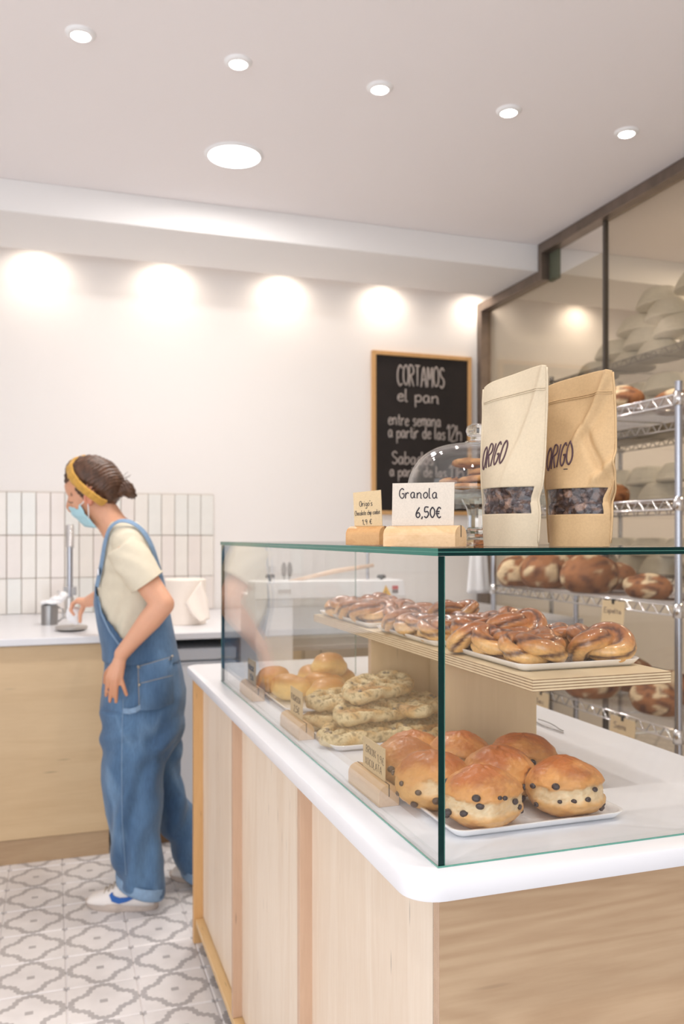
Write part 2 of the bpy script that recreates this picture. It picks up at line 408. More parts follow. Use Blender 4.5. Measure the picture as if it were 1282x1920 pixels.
# ---------------------------------------------------------------- stroke lettering
G = {
'A': ['0,0 2,7 4,0', '.8,2.6 3.2,2.6'], 'B': ['0,0 0,7 2.6,6.6 3,5 0,3.8 3,3.2 3.4,1.2 0,0'], 'C': ['3.6,6 2,7 .3,5 .2,2 1.8,0 3.6,.8'],
'4': ['2.2,0 2.2,7 0,2.2 3.2,2.2'], 'F': ['3,7 0,7 0,0', '0,3.6 2.4,3.6'],
'E': ['3,7 0,7 0,0 3,0', '0,3.6 2.4,3.6'], 'G': ['3.4,6 2,7 .3,5.2 .3,1.8 2,0 3.5,1 3.5,3.2 2,3.2'], 'I': ['0,0 0,7'], 'L': ['0,7 0,0 3,0'],
'M': ['0,0 .3,7 2,2.6 3.7,7 4,0'], 'N': ['0,0 0,7 3.4,0 3.4,7'], 'O': ['2,7 .3,5.4 .2,1.8 2,0 3.8,1.8 3.7,5.4 2,7'],
'R': ['0,0 0,7 2.8,6.6 3,4.6 0,3.6', '1,3.6 3.4,0'], 'S': ['3.4,6 1.8,7 .3,5.6 1.2,4 3,3 3.4,1.4 1.8,0 .1,.9'], 'T': ['0,7 3.8,7', '1.9,7 1.9,0'],
'X': ['0,7 3.4,0', '3.4,7 0,0'], 'Q': ['2,7 .3,5.4 .2,1.8 2,0 3.8,1.8 3.7,5.4 2,7'],
'a': ['3,3.6 1.4,4 .2,2.4 .8,.2 2.4,.6 3,3.6 3,.8 3.7,.1'], 'b': ['0,7 0,.4 1.6,0 3,1.6 2.2,3.8 .2,3'], 'c': ['3,3.4 1.4,4 .2,2.2 1.2,.1 3,.7'],
'd': ['3,3.4 1.4,4 .2,2.2 1.2,.1 3,1.2 3,7 3,.8 3.5,.1'], 'e': ['.3,2 3,2.6 2,4 .6,3.2 .3,1 1.8,0 3.2,.8'],
'g': ['3,3.6 1.4,4 .2,2.4 1,.6 3,1.4 3,3.8 3,-1.6 1.6,-3 .3,-2'], 'h': ['0,7 0,0', '0,2.6 1.6,4 2.8,3 2.8,0'], 'i': ['0,4 0,.4 .6,0', '0,5.6 .1,6'],
'k': ['0,7 0,0', '2.6,4 .2,1.8 2.8,0'], 'l': ['0,7 0,.6 .9,0'], 'm': ['0,4 0,0', '0,2.8 1.3,4 2,3 2,0', '2,2.8 3.3,4 4,3 4,0'],
'n': ['0,4 0,0', '0,2.6 1.6,4 2.8,3 2.8,.5 3.4,0'], 'o': ['1.5,4 .1,2.6 .5,.5 1.8,0 3,1.4 2.7,3.4 1.5,4'],
'p': ['0,4 0,-3', '0,3 1.6,4 3,2.6 2.2,.4 0,.6'], 'r': ['0,4 0,0', '0,2.4 1.2,4 2.4,3.6'], 's': ['2.6,3.6 1.2,4 .3,3 2.4,1.4 1.6,0 .1,.5'],
't': ['1,6 1,.8 2.2,.1', '0,4 2.2,4'], 'z': ['0,4 2.6,4 0,0 2.8,0'],
'0': ['1.6,7 .2,5 .2,2 1.6,0 3,2 3,5 1.6,7'], '1': ['0,5.4 1.4,7 1.4,0'], '2': ['.2,5.6 1.6,7 3,5.4 .2,0 3.2,0'],
'5': ['3,7 .5,7 .3,4 2.4,4 3,2 1.6,0 .1,.8'], '6': ['2.6,7 .5,3.6 .3,1.2 1.6,0 3,1.6 2,3.4 .5,2.6'], '9': ['3,5 1.6,3.6 .2,5 1.4,7 3,5.6 2.4,0'],
'8': ['1.6,3.7 .3,5.2 1.6,7 2.9,5.2 1.6,3.7 .1,1.8 1.6,0 3.1,1.8 1.6,3.7'],
',': ['.6,.7 0,-1'], '.': ['0,0 .1,.3'], "'": ['.3,7 0,5.6'], '€': ['3.2,6 2,7 .6,5 .6,2 2,0 3.3,.8', '-.2,4.2 2.4,4.2', '-.2,2.8 2.2,2.8'], '-': ['0,3 2,3'],
}
def strokes(text, gap=1.3):
    out = []; x = 0; rnd = random.Random(len(text))
    for ch in text:
        if ch == ' ': x += 3.2; continue
        pl = [[tuple(map(float, q.split(','))) for q in s_.split()] for s_ in G[ch]]
        mx = max(p[0] for s_ in pl for p in s_); dy = rnd.uniform(-.25, .25)
        for s_ in pl:
            P = [V((p[0]+x, p[1]+dy, 0)) for p in s_]; res = []
            for i in range(len(P)-1):
                p0, p1, p2, p3 = P[max(i-1, 0)], P[i], P[i+1], P[min(i+2, len(P)-1)]
                st = 5 if len(P) > 2 else 2
                for k in range(st):
                    t = k/st
                    res.append(.5*((2*p1)+(p2-p0)*t+(2*p0-5*p1+4*p2-p3)*t*t+(3*p1-p0-3*p2+p3)*t**3))
            res.append(P[-1]); out.append([(q.x, q.y) for q in res])
        x += mx+gap
    return out, x-gap
def lettering(text, fn, width, height, r, m, parent, name='lettering', world=False, cap=7.0, slant=0, gap=1.3):
    """fn(a,b): a,b in metres from the text's lower left -> 3D point"""
    st, wd = strokes(text, gap); mb = MB(); sx = width/wd; sy = height/cap
    for s_ in st:
        pts = [fn(x*sx+y*slant*sx, y*sy) for x, y in s_]
        if len(pts) > 1: mb.tube(pts, r, 5)
    return ob(name, mb, m, parent, world=world, smooth=True)

# ================================================================ ROOM
PX, WY, SZ, SY0, SY1, CZ = 2.565, 4.8, 2.775, 4.09, 4.61, 2.92
XL, XR, YF = -2.6, 5.0, -2.6
fl = ob('floor', MB().box((XL, YF, -.1), (XR, WY, -.004)), M['floor']); tag(fl, kind='structure')
tag(ob('wall_back', MB().box((XL, WY, 0), (XR, WY+.1, CZ)), M['wall']), kind='structure')
tag(ob('wall_left', MB().box((XL-.1, YF, 0), (XL, WY+.1, CZ)), M['wall']), kind='structure')
tag(ob('wall_right', MB().box((XR, YF, 0), (XR+.1, WY+.1, CZ)), M['wall']), kind='structure')
tag(ob('wall_front_added', MB().box((1.0, YF-.1, 0), (XR+.1, YF, CZ)).box((XL-.1, YF-.1, 2.75), (.9999, YF, CZ)), M['wall']), kind='structure')  # unseen wall added so the front pane reflects a dim area
tag(ob('ceiling', MB().box((XL-.1, YF, CZ), (XR+.1, WY+.1, CZ+.1)), M['ceil']), kind='structure')
tag(ob('trim_1', MB().box((XL, SY0, SZ), (XR, SY1, CZ)), M['soffit'], bevel=.004), label='white dropped soffit along the back wall', kind='structure')
# floor tiles, one by one where the photograph shows them
tm = MB().box((-.0985, -.0985, -.012), (.0985, .0985, .004)).mesh('floor_tile', bevel=.0025, seg=1); tm.materials.append(M['floor'])
for i in range(0, 34):
    for j in range(0, 40):
        cx_, cy_ = TX0+TS*(i+.5), TY0+TS*(j+.5)
        if -1.25 < cx_ < .56 and 1.35 < cy_ < 3.75:
            o = bpy.data.objects.new('tile', tm); C.objects.link(o); o.parent = fl
            o.location = (cx_, cy_, -.004+random.uniform(-.0005, .0005))
# wall tiles (vertical stacked), three rows
wt = tag(ob('trim_2', MB().box((-1.32, WY-.006, .912), (.856, WY, 1.557)), M['grout']), label='tiled splashback above the rear worktop', kind='structure')
TW, THt = .0725, .228
tms = []
for k in range(3):
    me = MB().box((-.0345, -.006, -.112), (.0345, .004, .112)).mesh('wall_tile', bevel=.0025, seg=1); me.materials.append(M['tile%d' % (k+1)]); tms.append(me)
me3 = []
for k in range(3):
    me = MB().box((-.0345, -.006, -.0925), (.0345, .004, .0925)).mesh('wall_tile_cut', bevel=.0025, seg=1); me.materials.append(M['tile%d' % (k+1)]); me3.append(me)
for i in range(30):
    for r in range(3):
        zc = 1.555-THt*(r+.5) if r < 2 else (1.555-2*THt-.0015+.914)/2
        k = random.randrange(3)
        o = bpy.data.objects.new('tile', (tms if r < 2 else me3)[k]); C.objects.link(o); o.parent = wt
        o.location = (.856-TW*(i+.5), WY-.009, zc); o.rotation_euler = (random.uniform(-.006, .006), 0, random.uniform(-.012, .012))

# ---- glazed partition (right)
pt = thing('window_1', None, None, (PX, 0, 0)); pt['kind'] = 'structure'; pt['label'] = 'steel framed glass partition behind the bread rack'
fw = .055
ob('frame_post', MB().box((PX-.05, WY-.055, 0), (PX+.02, WY-.001, SZ)), M['frame'], pt, world=True, bevel=.002)
ob('top_rail', MB().box((PX-.05, SY0, SZ-fw), (PX+.02, WY-.056, SZ-.001)), M['frame'], pt, world=True, bevel=.002)
ob('top_rail', MB().box((PX-.05, 1.0, CZ-fw), (PX+.02, SY0-.036, CZ-.001)), M['frame'], pt, world=True, bevel=.002)
ob('frame_post', MB().box((PX-.05, SY0-.035, SZ-fw), (PX+.02, SY0-.001, CZ-.001)), M['frame'], pt, world=True, bevel=.002)
ob('seal', MB().box((PX+.002, SY0-.12, SZ-fw-.01), (PX+.018, SY0-.036, CZ-fw)), mat('seal_green', (96, 100, 84), .5), pt, world=True)
ob('bottom_rail', MB().box((PX-.03, 1.0, 0), (PX+.02, WY-.056, .06)), M['frame'], pt, world=True, bevel=.002)
ob('glazing_bar', MB().box((PX-.012, 3.543, .061), (PX+.012, 3.559, CZ-fw-.001)), mat('dark_seal', (82, 74, 68), .5), pt, world=True)
def pane_quad(nm, lo, hi, parent, m=None):
    return ob(nm, MB().box(lo, hi), m or M['part_glass'], parent, world=True)
pane_quad('pane', (PX-.004, 3.560, .061), (PX+.004, WY-.056, SZ-fw-.001), pt)
pane_quad('pane', (PX-.004, 1.0, .061), (PX+.004, 3.542, CZ-fw-.001), pt)

# ---- ceiling lights
names5 = ['leftmost', 'second from the left', 'third from the left, middle one', 'fourth from the left', 'rightmost']
for k, x in enumerate((.082, .590, 1.101, 1.619, 2.146)):
    t = thing('ceiling_spotlight', 'small recessed ceiling spotlight, %s of the row of five' % names5[k], 'ceiling light', (x, 2.835, CZ), group='small ceiling spotlights')
    ob('trim_ring', MB().lathe([(.030, -.001), (.030, -.012), (.040, -.009), (.046, -.004), (.047, -.0005)], n=40, cap=False), M['white'], t, smooth=True)
    ob('bulb', MB().lathe([(.029, -.002), (.029, -.011), (.02, -.014), (.001, -.015)], n=28), M['lamp'], t, smooth=True)
    l = bpy.data.lights.new('spot_beam', 'SPOT'); l.energy = SPOT_W; l.spot_size = math.radians(110); l.spot_blend = .8; l.shadow_soft_size = .03; l.color = (1, .93, .86)
    lo = bpy.data.objects.new('spot_beam', l); C.objects.link(lo); lo.parent = t; lo.location = (0, 0, -.03)
for k, x in enumerate((-.43, .082, .590, 1.101, 1.619)):  # extra row added out of view to brighten the worktop and case
    t = thing('ceiling_spotlight', 'added unseen ceiling spotlight nearer the shop front, %s' % names5[k], 'ceiling light', (x, .55, CZ), group='added ceiling spotlights above the customers')
    ob('trim_ring', MB().lathe([(.030, -.001), (.030, -.012), (.040, -.009), (.046, -.004), (.047, -.0005)], n=40, cap=False), M['white'], t, smooth=True)
    ob('bulb', MB().lathe([(.029, -.002), (.029, -.011), (.02, -.014), (.001, -.015)], n=28), M['lamp'], t, smooth=True)
    l = bpy.data.lights.new('spot_beam', 'SPOT'); l.energy = SPOT_W; l.spot_size = math.radians(110); l.spot_blend = .8; l.shadow_soft_size = .03; l.color = (1, .93, .86)
    lo = bpy.data.objects.new('spot_beam', l); C.objects.link(lo); lo.parent = t; lo.location = (0, 0, -.03)
t = thing('ceiling_panel_light', 'large round ceiling panel light near the back soffit', 'ceiling light', (.718, 3.534, CZ))
ob('trim_ring', MB().lathe([(.108, -.001), (.108, -.010), (.118, -.008), (.123, -.0005)], n=56, cap=False), M['white'], t, smooth=True)
ob('diffuser', MB().lathe([(.107, -.002), (.107, -.008), (.06, -.009), (.001, -.009)], n=56), M['lamp2'], t, smooth=True)
l = bpy.data.lights.new('panel_beam', 'AREA'); l.shape = 'DISK'; l.size = .2; l.energy = PANEL_W; l.color = (1, .96, .92)
lo = bpy.data.objects.new('panel_beam', l); C.objects.link(lo); lo.parent = t; lo.location = (0, 0, -.02)
# wall washers recessed in the slot between soffit and wall
wn = ['behind the worker', 'second from the left', 'third from the left', 'left of the chalkboard', 'above the chalkboard corner', 'beyond the glass partition', 'far beyond the glass partition']
for k, x in enumerate((-.08, .589, 1.254, 1.885, 2.49, 3.24, 4.0)):
    t = thing('wall_washer', 'hidden slot wall washer light, %s' % wn[k], 'ceiling light', (x, 4.69, CZ), group='wall washers in the slot')
    ob('housing', MB().lathe([(.034, -.001), (.034, -.045), (.028, -.045), (.028, -.01), (.001, -.01)], n=24, cap=False), M['white'], t, smooth=True)
    l = bpy.data.lights.new('wash_beam', 'SPOT'); l.energy = WASH_W*(1 if k < 5 else .7); l.spot_size = math.radians(150); l.spot_blend = 1; l.shadow_soft_size = .03; l.color = (1, .86, .72)
    lo = bpy.data.objects.new('wash_beam', l); C.objects.link(lo); lo.parent = t; lo.location = (0, -.02, -.07); lo.rotation_euler = (math.radians(12), 0, 0)
# warm lamps added out of view to light the room and baskets behind the partition
for k, (x, y) in enumerate(((3.15, 1.9), (3.7, 3.5))):
    t = thing('added_workroom_light', 'added unseen round warm ceiling light behind the partition, %s one' % ('near', 'far')[k], 'ceiling light', (x, y, CZ))
    ob('diffuser', MB().lathe([(.1, -.001), (.1, -.012), (.05, -.016), (.001, -.016)], n=32), M['lamp2'], t, smooth=True)
    l = bpy.data.lights.new('room_beam', 'AREA'); l.shape = 'DISK'; l.size = .2; l.energy = BACK_W; l.color = (1, .84, .66)
    lo = bpy.data.objects.new('room_beam', l); C.objects.link(lo); lo.parent = t; lo.location = (0, 0, -.03)

# ================================================================ BACK COUNTER
BT = .912
ob_top = tag(ob('worktop', MB().box((XL+.01, 3.64, BT-.03), (2.50, WY-.012, BT)), M['top'], bevel=.004), 'long white rear worktop against the tiled wall', 'worktop')
t = thing('base_cabinet', 'long birch base cabinet under the rear worktop, left of the worker', 'cabinet', (-1, 3.67, 0))
ob('body', MB().box((XL+.02, 3.69, .1), (.215, 4.78, BT-.031)), M['cab_x'], t, world=True)
for k, (a, b) in enumerate(((XL+.02, -1.7), (-1.697, -.75), (-.747, .219))):
    ob('front_panel', MB().box((a, 3.67, .10), (b, 3.688, BT-.035)), M['cab_x'], t, world=True, bevel=.0015)
ob('plinth', MB().box((XL+.02, 3.675, 0), (.219, 3.72, .098)), wood('plinth_ply', (196, 168, 134), (170, 140, 108), 'x'), t, world=True)
t = thing('dishwasher', 'white undercounter dishwasher behind the worker', 'appliance', (.5, 3.7, 0))
ob('body', MB().box((.28, 3.72, .1), (.76, 4.5, BT-.075)), M['appl'], t, world=True, bevel=.004)
ob('door', MB().box((.28, 3.69, .10), (.76, 3.718, .78)), M['appl'], t, world=True, bevel=.006)
ob('control_panel', MB().box((.28, 3.685, .787), (.76, 3.718, .838)), M['appl'], t, world=True, bevel=.006)
ob('plinth', MB().box((.28, 3.73, 0), (.76, 3.76, .097)), mat('brown_plinth', (120, 92, 66), .6), t, world=True)
t = thing('end_cabinet', 'narrow birch cabinet right of the dishwasher', 'cabinet', (.86, 3.67, 0))
ob('body', MB().box((.775, 3.69, 0), (1.05, 4.78, BT-.031)), M['cab_x'], t, world=True)
ob('door', MB().box((.777, 3.67, .1), (1.048, 3.688, BT-.04)), M['cab_x'], t, world=True, bevel=.002)
t = thing('undercounter_fridge', 'stainless undercounter fridge with two doors behind the slicer', 'fridge', (1.6, 3.7, 0))
ob('body', MB().box((1.06, 3.72, .05), (2.2, 4.75, BT-.031)), M['fridge'], t, world=True)
for a, b in ((1.07, 1.14), (1.15, 1.44), (1.46, 1.80), (1.82, 2.19)):
    d_ = ob('door', MB().box((a, 3.69, .08), (b, 3.718, BT-.06)), M['fridge'], t, world=True, bevel=.003)
ob('leg', MB().box((1.08, 3.74, 0), (1.12, 3.78, .05)), M['dark'], t, world=True)

# ================================================================ CHALKBOARD
bx0, bx1, bz0, bz1 = 1.806, 2.466, 1.452, 2.436
t = thing('chalkboard', 'oak framed black chalkboard on the back wall with chalk lettering', 'chalkboard', (2.136, WY, 1.45))
ob('board', MB().box((bx0+.02, WY-.016, bz0+.02), (bx1-.02, WY-.002, bz1-.02)), M['board'], t, world=True)
for lo, hi in (((bx0, WY-.028, bz0), (bx0+.024, WY-.001, bz1)), ((bx1-.024, WY-.028, bz0), (bx1, WY-.001, bz1)),
               ((bx0+.0245, WY-.028, bz1-.024), (bx1-.0245, WY-.001, bz1)), ((bx0+.0245, WY-.028, bz0), (bx1-.0245, WY-.001, bz0+.024))):
    ob('frame_side', MB().box(lo, hi), M['oak'], t, world=True, bevel=.002)
yb = WY-.0175
for txt, x0, x1, yt, ybm, cap, r in (('CORTAMOS', 745, 832, 684, 722, 7, .0052), ('el pan', 745, 822, 729, 752, 7, .0052), ('entre semana', 728, 826, 779, 796, 5.2, .0042),
                       ('a partir de las', 728, 834, 803, 820, 5.2, .0042), ('12h', 838, 864, 797, 826, 7, .0042), ('Sabados', 735, 812, 846, 869, 7, .0042),
                       ('a partir de las', 731, 836, 878, 893, 5.2, .0042), ('11h', 842, 868, 872, 898, 7, .0042)):
    A = onY(x0, ybm, yb); B = onY(x1, ybm, yb); T = onY(x0, yt, yb)
    lettering(txt, lambda a, b, A=A: V((A.x+a, yb, A.z+b)), B.x-A.x, T.z-A.z, r, M['chalk'], t, world=True, cap=cap, gap=1.0)

# ================================================================ DISPLAY COUNTER
CT = .90
pX = .461
dc = thing('display_counter', 'birch plywood display counter carrying the glass pastry case', 'counter', (.8, 1.9, 0))
segs = [(1.0, 1.539), (1.557, 2.168), (2.186, 2.772)]
for k, (a, b) in enumerate(segs):
    ob('side_panel', MB().box((pX, a, .085), (pX+.012, b, .872)), M['plywood_lit'], dc, world=True)
for y in (1.539, 2.168):
    ob('divider', MB().box((pX-.024, y, .081), (pX+.012, y+.018, .872)), wood('divider_birch', (214, 184, 158), (194, 160, 134), 'z', 1.5), dc, world=True, bevel=.0008)
ob('end_board', MB().box((pX-.03, 2.773, 0), (1.08, 2.80, .872)), M['oak'], dc, world=True, bevel=.001)
ob('bottom_board', MB().box((pX-.024, 1.0, .060), (1.08, 2.772, .080)), wood('bottom_birch', (232, 200, 152), (218, 182, 130), 'y', 1.5), dc, world=True, bevel=.001)
ob('kickboard', MB().box((pX+.03, 1.0, 0), (pX+.045, 2.772, .059)), M['frame'], dc, world=True)
ob('front_board', MB().box((pX, .980, 0), (1.10, .998, .872), axis_mi=(1, 0, 1)), [M['plywood_x'], M['edge_y']], dc, world=True)
ob('side_board', MB().box((1.085, .999, 0), (1.10, 2.772, .872)), M['plywood_z'], dc, world=True)
def round_slab(x0, y0, x1, y1, z0, z1, r, rb, corners=(1, 1, 1, 1)):
    poly = []
    for (cx_, cy_, a0), on in zip(((x0+r, y0+r, math.pi), (x1-r, y0+r, 1.5*math.pi), (x1-r, y1-r, 0), (x0+r, y1-r, .5*math.pi)), corners):
        for k in range(9 if on else 1):
            a = a0+math.pi/2*k/8
            if on: poly.append((cx_+r*math.cos(a), cy_+r*math.sin(a)))
            else:
                poly.append((x0 if a0 in (math.pi, .5*math.pi) else x1, y0 if a0 in (math.pi, 1.5*math.pi) else y1))
    m_ = MB(); cxm, cym = (x0+x1)/2, (y0+y1)/2
    rr = []
    def inset(p, d):
        # inward offset for a rounded rectangle
        qx = min(max(p[0], x0+r), x1-r); qy = min(max(p[1], y0+r), y1-r)
        v = V((p[0]-qx, p[1]-qy, 0)); L_ = v.length
        if L_ < 1e-6: return p
        v = v/L_*(L_-d); return (qx+v.x, qy+v.y)
    for d, z in ((rb, z0), (rb*.3, z0+rb*.3), (0, z0+rb), (0, z1-rb), (rb*.3, z1-rb*.3), (rb, z1)):
        rr.append([V((*inset(p, d), z)) for p in poly])
    return m_.rings(rr)
tag(ob('worktop', round_slab(.409, .945, 1.145, 2.81, CT-.027, CT, .045, .004), M['top'], auto=True), 'white rounded worktop of the display counter under the glass case', 'worktop')

# ---- glass case
gc = thing('glass_display_case', 'clear glass display case with green edges on the white worktop', 'display case', (.68, 1.7, CT))
gX, gY, gX1, gY1, gT = .462, .985, .875, 2.462, 1.295
def pane(nm, lo, hi, edge_axes):
    """big faces thin glass; the narrow edges green"""
    dims = [hi[i]-lo[i] for i in range(3)]; th = dims.index(min(dims))
    am = [2, 1, 0]; am[th] = 0
    return ob(nm, MB().box(lo, hi, axis_mi=tuple(am)), [M['glass'], M['glass_edge'], M['glass_edge_m']], gc, world=True)
e_ = .0008
pane('side_pane', (gX, gY+e_, CT), (gX+.0085, gY1-.009, gT), None)
pane('front_pane', (gX+.0093, gY, CT), (gX1, gY+.0085, gT), None)
pane('end_pane', (gX, gY1-.008, CT), (gX1, gY1, gT), None)
top_ = MB().box((gX-.002, gY-.003, gT+.0004), (gX1+.03, gY1+.003, gT+.0102), axis_mi=(2, 1, 0))
ob('top_pane', top_, [M['glass'], M['glass_edge'], M['glass_edge_m']], gc, world=True)
ob('laminate_line', MB().box((gX-.0022, gY-.0032, gT+.0050), (gX1+.03, gY-.0030, gT+.0056)).box((gX-.0024, gY-.003, gT+.0050), (gX-.002, gY1+.003, gT+.0056)), M['glass_edge2'], gc, world=True)
ob('corner_bond', MB().box((gX+.0088, gY+.0002, CT), (gX+.0091, gY+.009, gT)), M['glass_edge2'], gc, world=True)
ob('base_seal', MB().box((gX-.0012, gY-.0012, CT+.0001), (gX1, gY-.0001, CT+.0022)).box((gX-.0012, gY-.0001, CT+.0001), (gX-.0001, gY1, CT+.0022)), M['glass_edge2'], gc, world=True)
GT = gT+.0103

# ---- plywood shelf inside
t = thing('display_shelf', 'birch plywood riser shelf inside the glass case', 'shelf', (.82, 1.7, CT))
SHZ = 1.10
ob('shelf_board', MB().box((.697, 1.147, SHZ-.019), (.954, 2.31, SHZ), axis_mi=(1, 1, 0)), [M['birch_shelf'], M['edge_z']], t, world=True, fix=False)
ob('upright', MB().box((.700, 1.476, CT+.0005), (.905, 1.494, SHZ-.0195), axis_mi=(1, 0, 1)), [M['birch_sup'], M['edge_y']], t, world=True)
ob('upright', MB().box((.700, 1.86, CT+.0005), (.905, 1.878, SHZ-.0195), axis_mi=(1, 0, 1)), [M['birch_sup'], M['edge_y']], t, world=True)
ob('back_board', MB().box((.85, 1.495, CT+.0005), (.865, 1.859, SHZ-.0195)), M['birch_sup'], t, world=True)

# ================================================================ TRAYS
def tray(x0, y0, x1, y1, z, label, group, rot=0):
    t = thing('serving_tray', label, 'tray', ((x0+x1)/2, (y0+y1)/2, z), rot, group)
    hx, hy = (x1-x0)/2, (y1-y0)/2; r = .02
    def loop(d, zz):
        out = []
        for sx, sy, a0 in ((-1, -1, math.pi), (1, -1, 1.5*math.pi), (1, 1, 0), (-1, 1, .5*math.pi)):
            cx_, cy_ = sx*(hx-r-.004), sy*(hy-r-.004)
            for k in range(7):
                a = a0+math.pi/2*k/6; out.append(V((cx_+(r+d)*math.cos(a), cy_+(r+d)*math.sin(a), zz)))
        return out
    m_ = MB().rings([loop(-.016, .0), loop(-.010, .0), loop(-.004, .004), loop(.003, .011), (loop(.004, .0125)), loop(.003, .0130), loop(-.002, .0125), loop(-.008, .0055), loop(-.013, .003), loop(-.018, .003)])
    ob('dish', m_, M['tray'], t, smooth=True); t.children[0].data.polygons[0].use_smooth = False
    autosmooth(t.children[0].data, .9)
    return t
tray(.522, 1.060, .808, 1.40, CT+.0005, 'white melamine tray under the chocolate chip buns at the near corner', None)
tray(.512, 1.565, .79, 1.855, CT+.0005, 'white melamine tray under the olive flatbreads', None)
tray(.520, 1.945, .76, 2.34, CT+.0005, 'white melamine tray under the plain brioche buns at the far end', None)
tray(.712, 1.208, .952, 1.505, SHZ+.0005, 'white tray of knotted buns on the riser shelf, nearest of three', None)
tray(.708, 1.535, .950, 1.865, SHZ+.0005, 'white tray of knotted buns on the riser shelf, middle of three', None)
tray(.705, 1.905, .948, 2.30, SHZ+.0005, 'white tray of knotted buns on the riser shelf, farthest of three', None)
# steel oval dish behind the near tray
t = thing('steel_dish', 'shallow oval stainless dish behind the chocolate chip buns', 'dish', (.735, 1.432, CT+.0005), .12)
ob('bowl', MB().lathe([(.001, .0), (.06, .0), (.085, .004), (.1, .012), (.1, .0135), (.084, .006), (.06, .002), (.001, .002)], n=48, sx=1.0, sy=.26), M['steel'], t, smooth=True)
# ================================================================ PASTRIES
cGold, cPale, cDark, cTop = lin((196, 128, 66)), lin((228, 180, 112)), lin((88, 50, 38)), lin((158, 90, 46))
def knot_mesh(seed):
    rnd = random.Random(seed); n, k = (210, 30) if seed % 2 else (330, 22); mb = MB(); cols = []
    ph = rnd.uniform(0, 6); ex = rnd.uniform(1.02, 1.2); s = .0140; tw = rnd.choice((5, 6, 7)) if seed % 2 else rnd.choice((10, 12)); P = []; L_ = rnd.choice((3, 4)) if seed % 2 else 2
    for i in range(n):
        t = 2*math.pi*i/n
        if seed % 2:
            x = (math.sin(t)+2*math.sin(2*t))*s*ex; y = (math.cos(t)-2*math.cos(2*t))*s
            z = -math.sin(3*t)*.0140+.0325
        else:                                   # a tighter three-turn braid
            x = (.0255+.0150*math.cos(4*t))*math.cos(3*t)*ex; y = (.0255+.0150*math.cos(4*t))*math.sin(3*t)
            z = -math.sin(4*t)*.0150+.0300
        j = V((math.sin(2*t+ph), math.cos(3*t+ph), math.sin(5*t+ph)*.5))*.0035
        P.append(V((x, y, z))+j)
    rings = []
    up = V((0, 0, 1))
    for i in range(n):
        t = (P[(i+1) % n]-P[i-1]).normalized(); a = (up-t*up.dot(t)).normalized(); b = t.cross(a); ring = []
        rr = (.0208 if seed % 2 else .0155)*(1+.13*math.sin(2*math.pi*i/n*2+ph))
        for j in range(k):
            q = 2*math.pi*j/k; w_ = L_*q+tw*2*math.pi*i/n+ph+1.1*noise.noise(P[i]*40)
            s_ = math.cos(w_); g = math.exp(-((1+s_)/.16)**1.2)
            r = rr*(1.03-.20*g); p = P[i]+(a*math.cos(q)+b*math.sin(q))*r
            p.z = max(p.z, .0008+.001*s_)
            ring.append(p)
            top = sst(.018, .050, p.z+.010*noise.noise(p*45+V((seed, 0, 0))))
            c = mixc(cPale, cGold, top); c = mixc(c, cTop, sst(.040, .060, p.z+.012*noise.noise(p*70))*.85)
            nz = noise.noise(p*80+V((seed*3, 0, 0))); gg = math.exp(-((1+s_)/(.22+.22*max(0, noise.noise(p*22+V((0, seed, 0))))))**1.5)
            c = mixc(c, cDark, min(1, gg*1.25)*(.9+.3*nz))
            cols.append(c)
        rings.append(ring)
    mb.rings(rings, loop=True)
    me = mb.mesh('knot', True)
    at = me.color_attributes.new('Col', 'FLOAT_COLOR', 'POINT'); at.data.foreach_set('color', [x for c in cols for x in (*c, 1)])
    me.materials.append(M['roll']); return me
knots = [knot_mesh(s) for s in range(5)]
def knot(x, y, z, k, rz, label, sc_=1.0, tilt=(0, 0)):
    o = bpy.data.objects.new('knotted_bun', knots[k % 5]); C.objects.link(o)
    o.location = (x, y, z); o.rotation_euler = (tilt[0], tilt[1], rz); o.scale = (sc_, sc_, sc_*(.92 if y < 1.52 else .84))
    return tag(o, label, 'bun', 'glazed cinnamon knots on the riser shelf')
KZ = SHZ+.0040
near = [(.772, 1.268, 0, 'front left corner, at the glass corner'), (.890, 1.262, .9, 'front right corner, big and alone'), (.762, 1.352, 2.0, 'left edge, second from the front'),
        (.757, 1.440, 3.1, 'left edge, third from the front'), (.868, 1.365, 1.2, 'right edge, behind the big front one'), (.866, 1.455, 2.4, 'back right corner')]
for i, (x, y, a, d) in enumerate(near): knot(x, y, KZ, i, a, 'glazed cinnamon knot bun on the nearest shelf tray, '+d, 1.0 if i != 1 else 1.02)
knot(.815, 1.405, KZ+.024, 3, .5, 'glazed cinnamon knot bun on the nearest shelf tray, stacked on top in the middle', .92, (.12, -.1))
mid = [(.757, 1.590, .4, 'front left corner'), (.862, 1.590, 1.6, 'front right corner'), (.755, 1.690, 2.6, 'left edge, second from the front'), (.865, 1.700, 3.3, 'right edge, second from the front'),
       (.753, 1.795, 1.0, 'back left corner, dark glazed'), (.862, 1.805, 2.1, 'back right corner')]
for i, (x, y, a, d) in enumerate(mid): knot(x, y, KZ, i+2, a, 'glazed cinnamon knot bun on the middle shelf tray, '+d)
knot(.86, 1.745, KZ+.022, 1, 2.5, 'glazed cinnamon knot bun on the middle shelf tray, stacked on top at the right', .9, (.1, .1))
far = [(.756, 1.985, .4, 'front left corner'), (.862, 1.985, 1.6, 'front right corner'), (.755, 2.085, 2.6, 'middle left'), (.863, 2.10, 3.3, 'middle right'),
       (.752, 2.19, 1.0, 'back left corner'), (.860, 2.21, 2.1, 'back right corner')]
for i, (x, y, a, d) in enumerate(far): knot(x, y, KZ, i+1, a, 'glazed cinnamon knot bun on the farthest shelf tray, '+d)

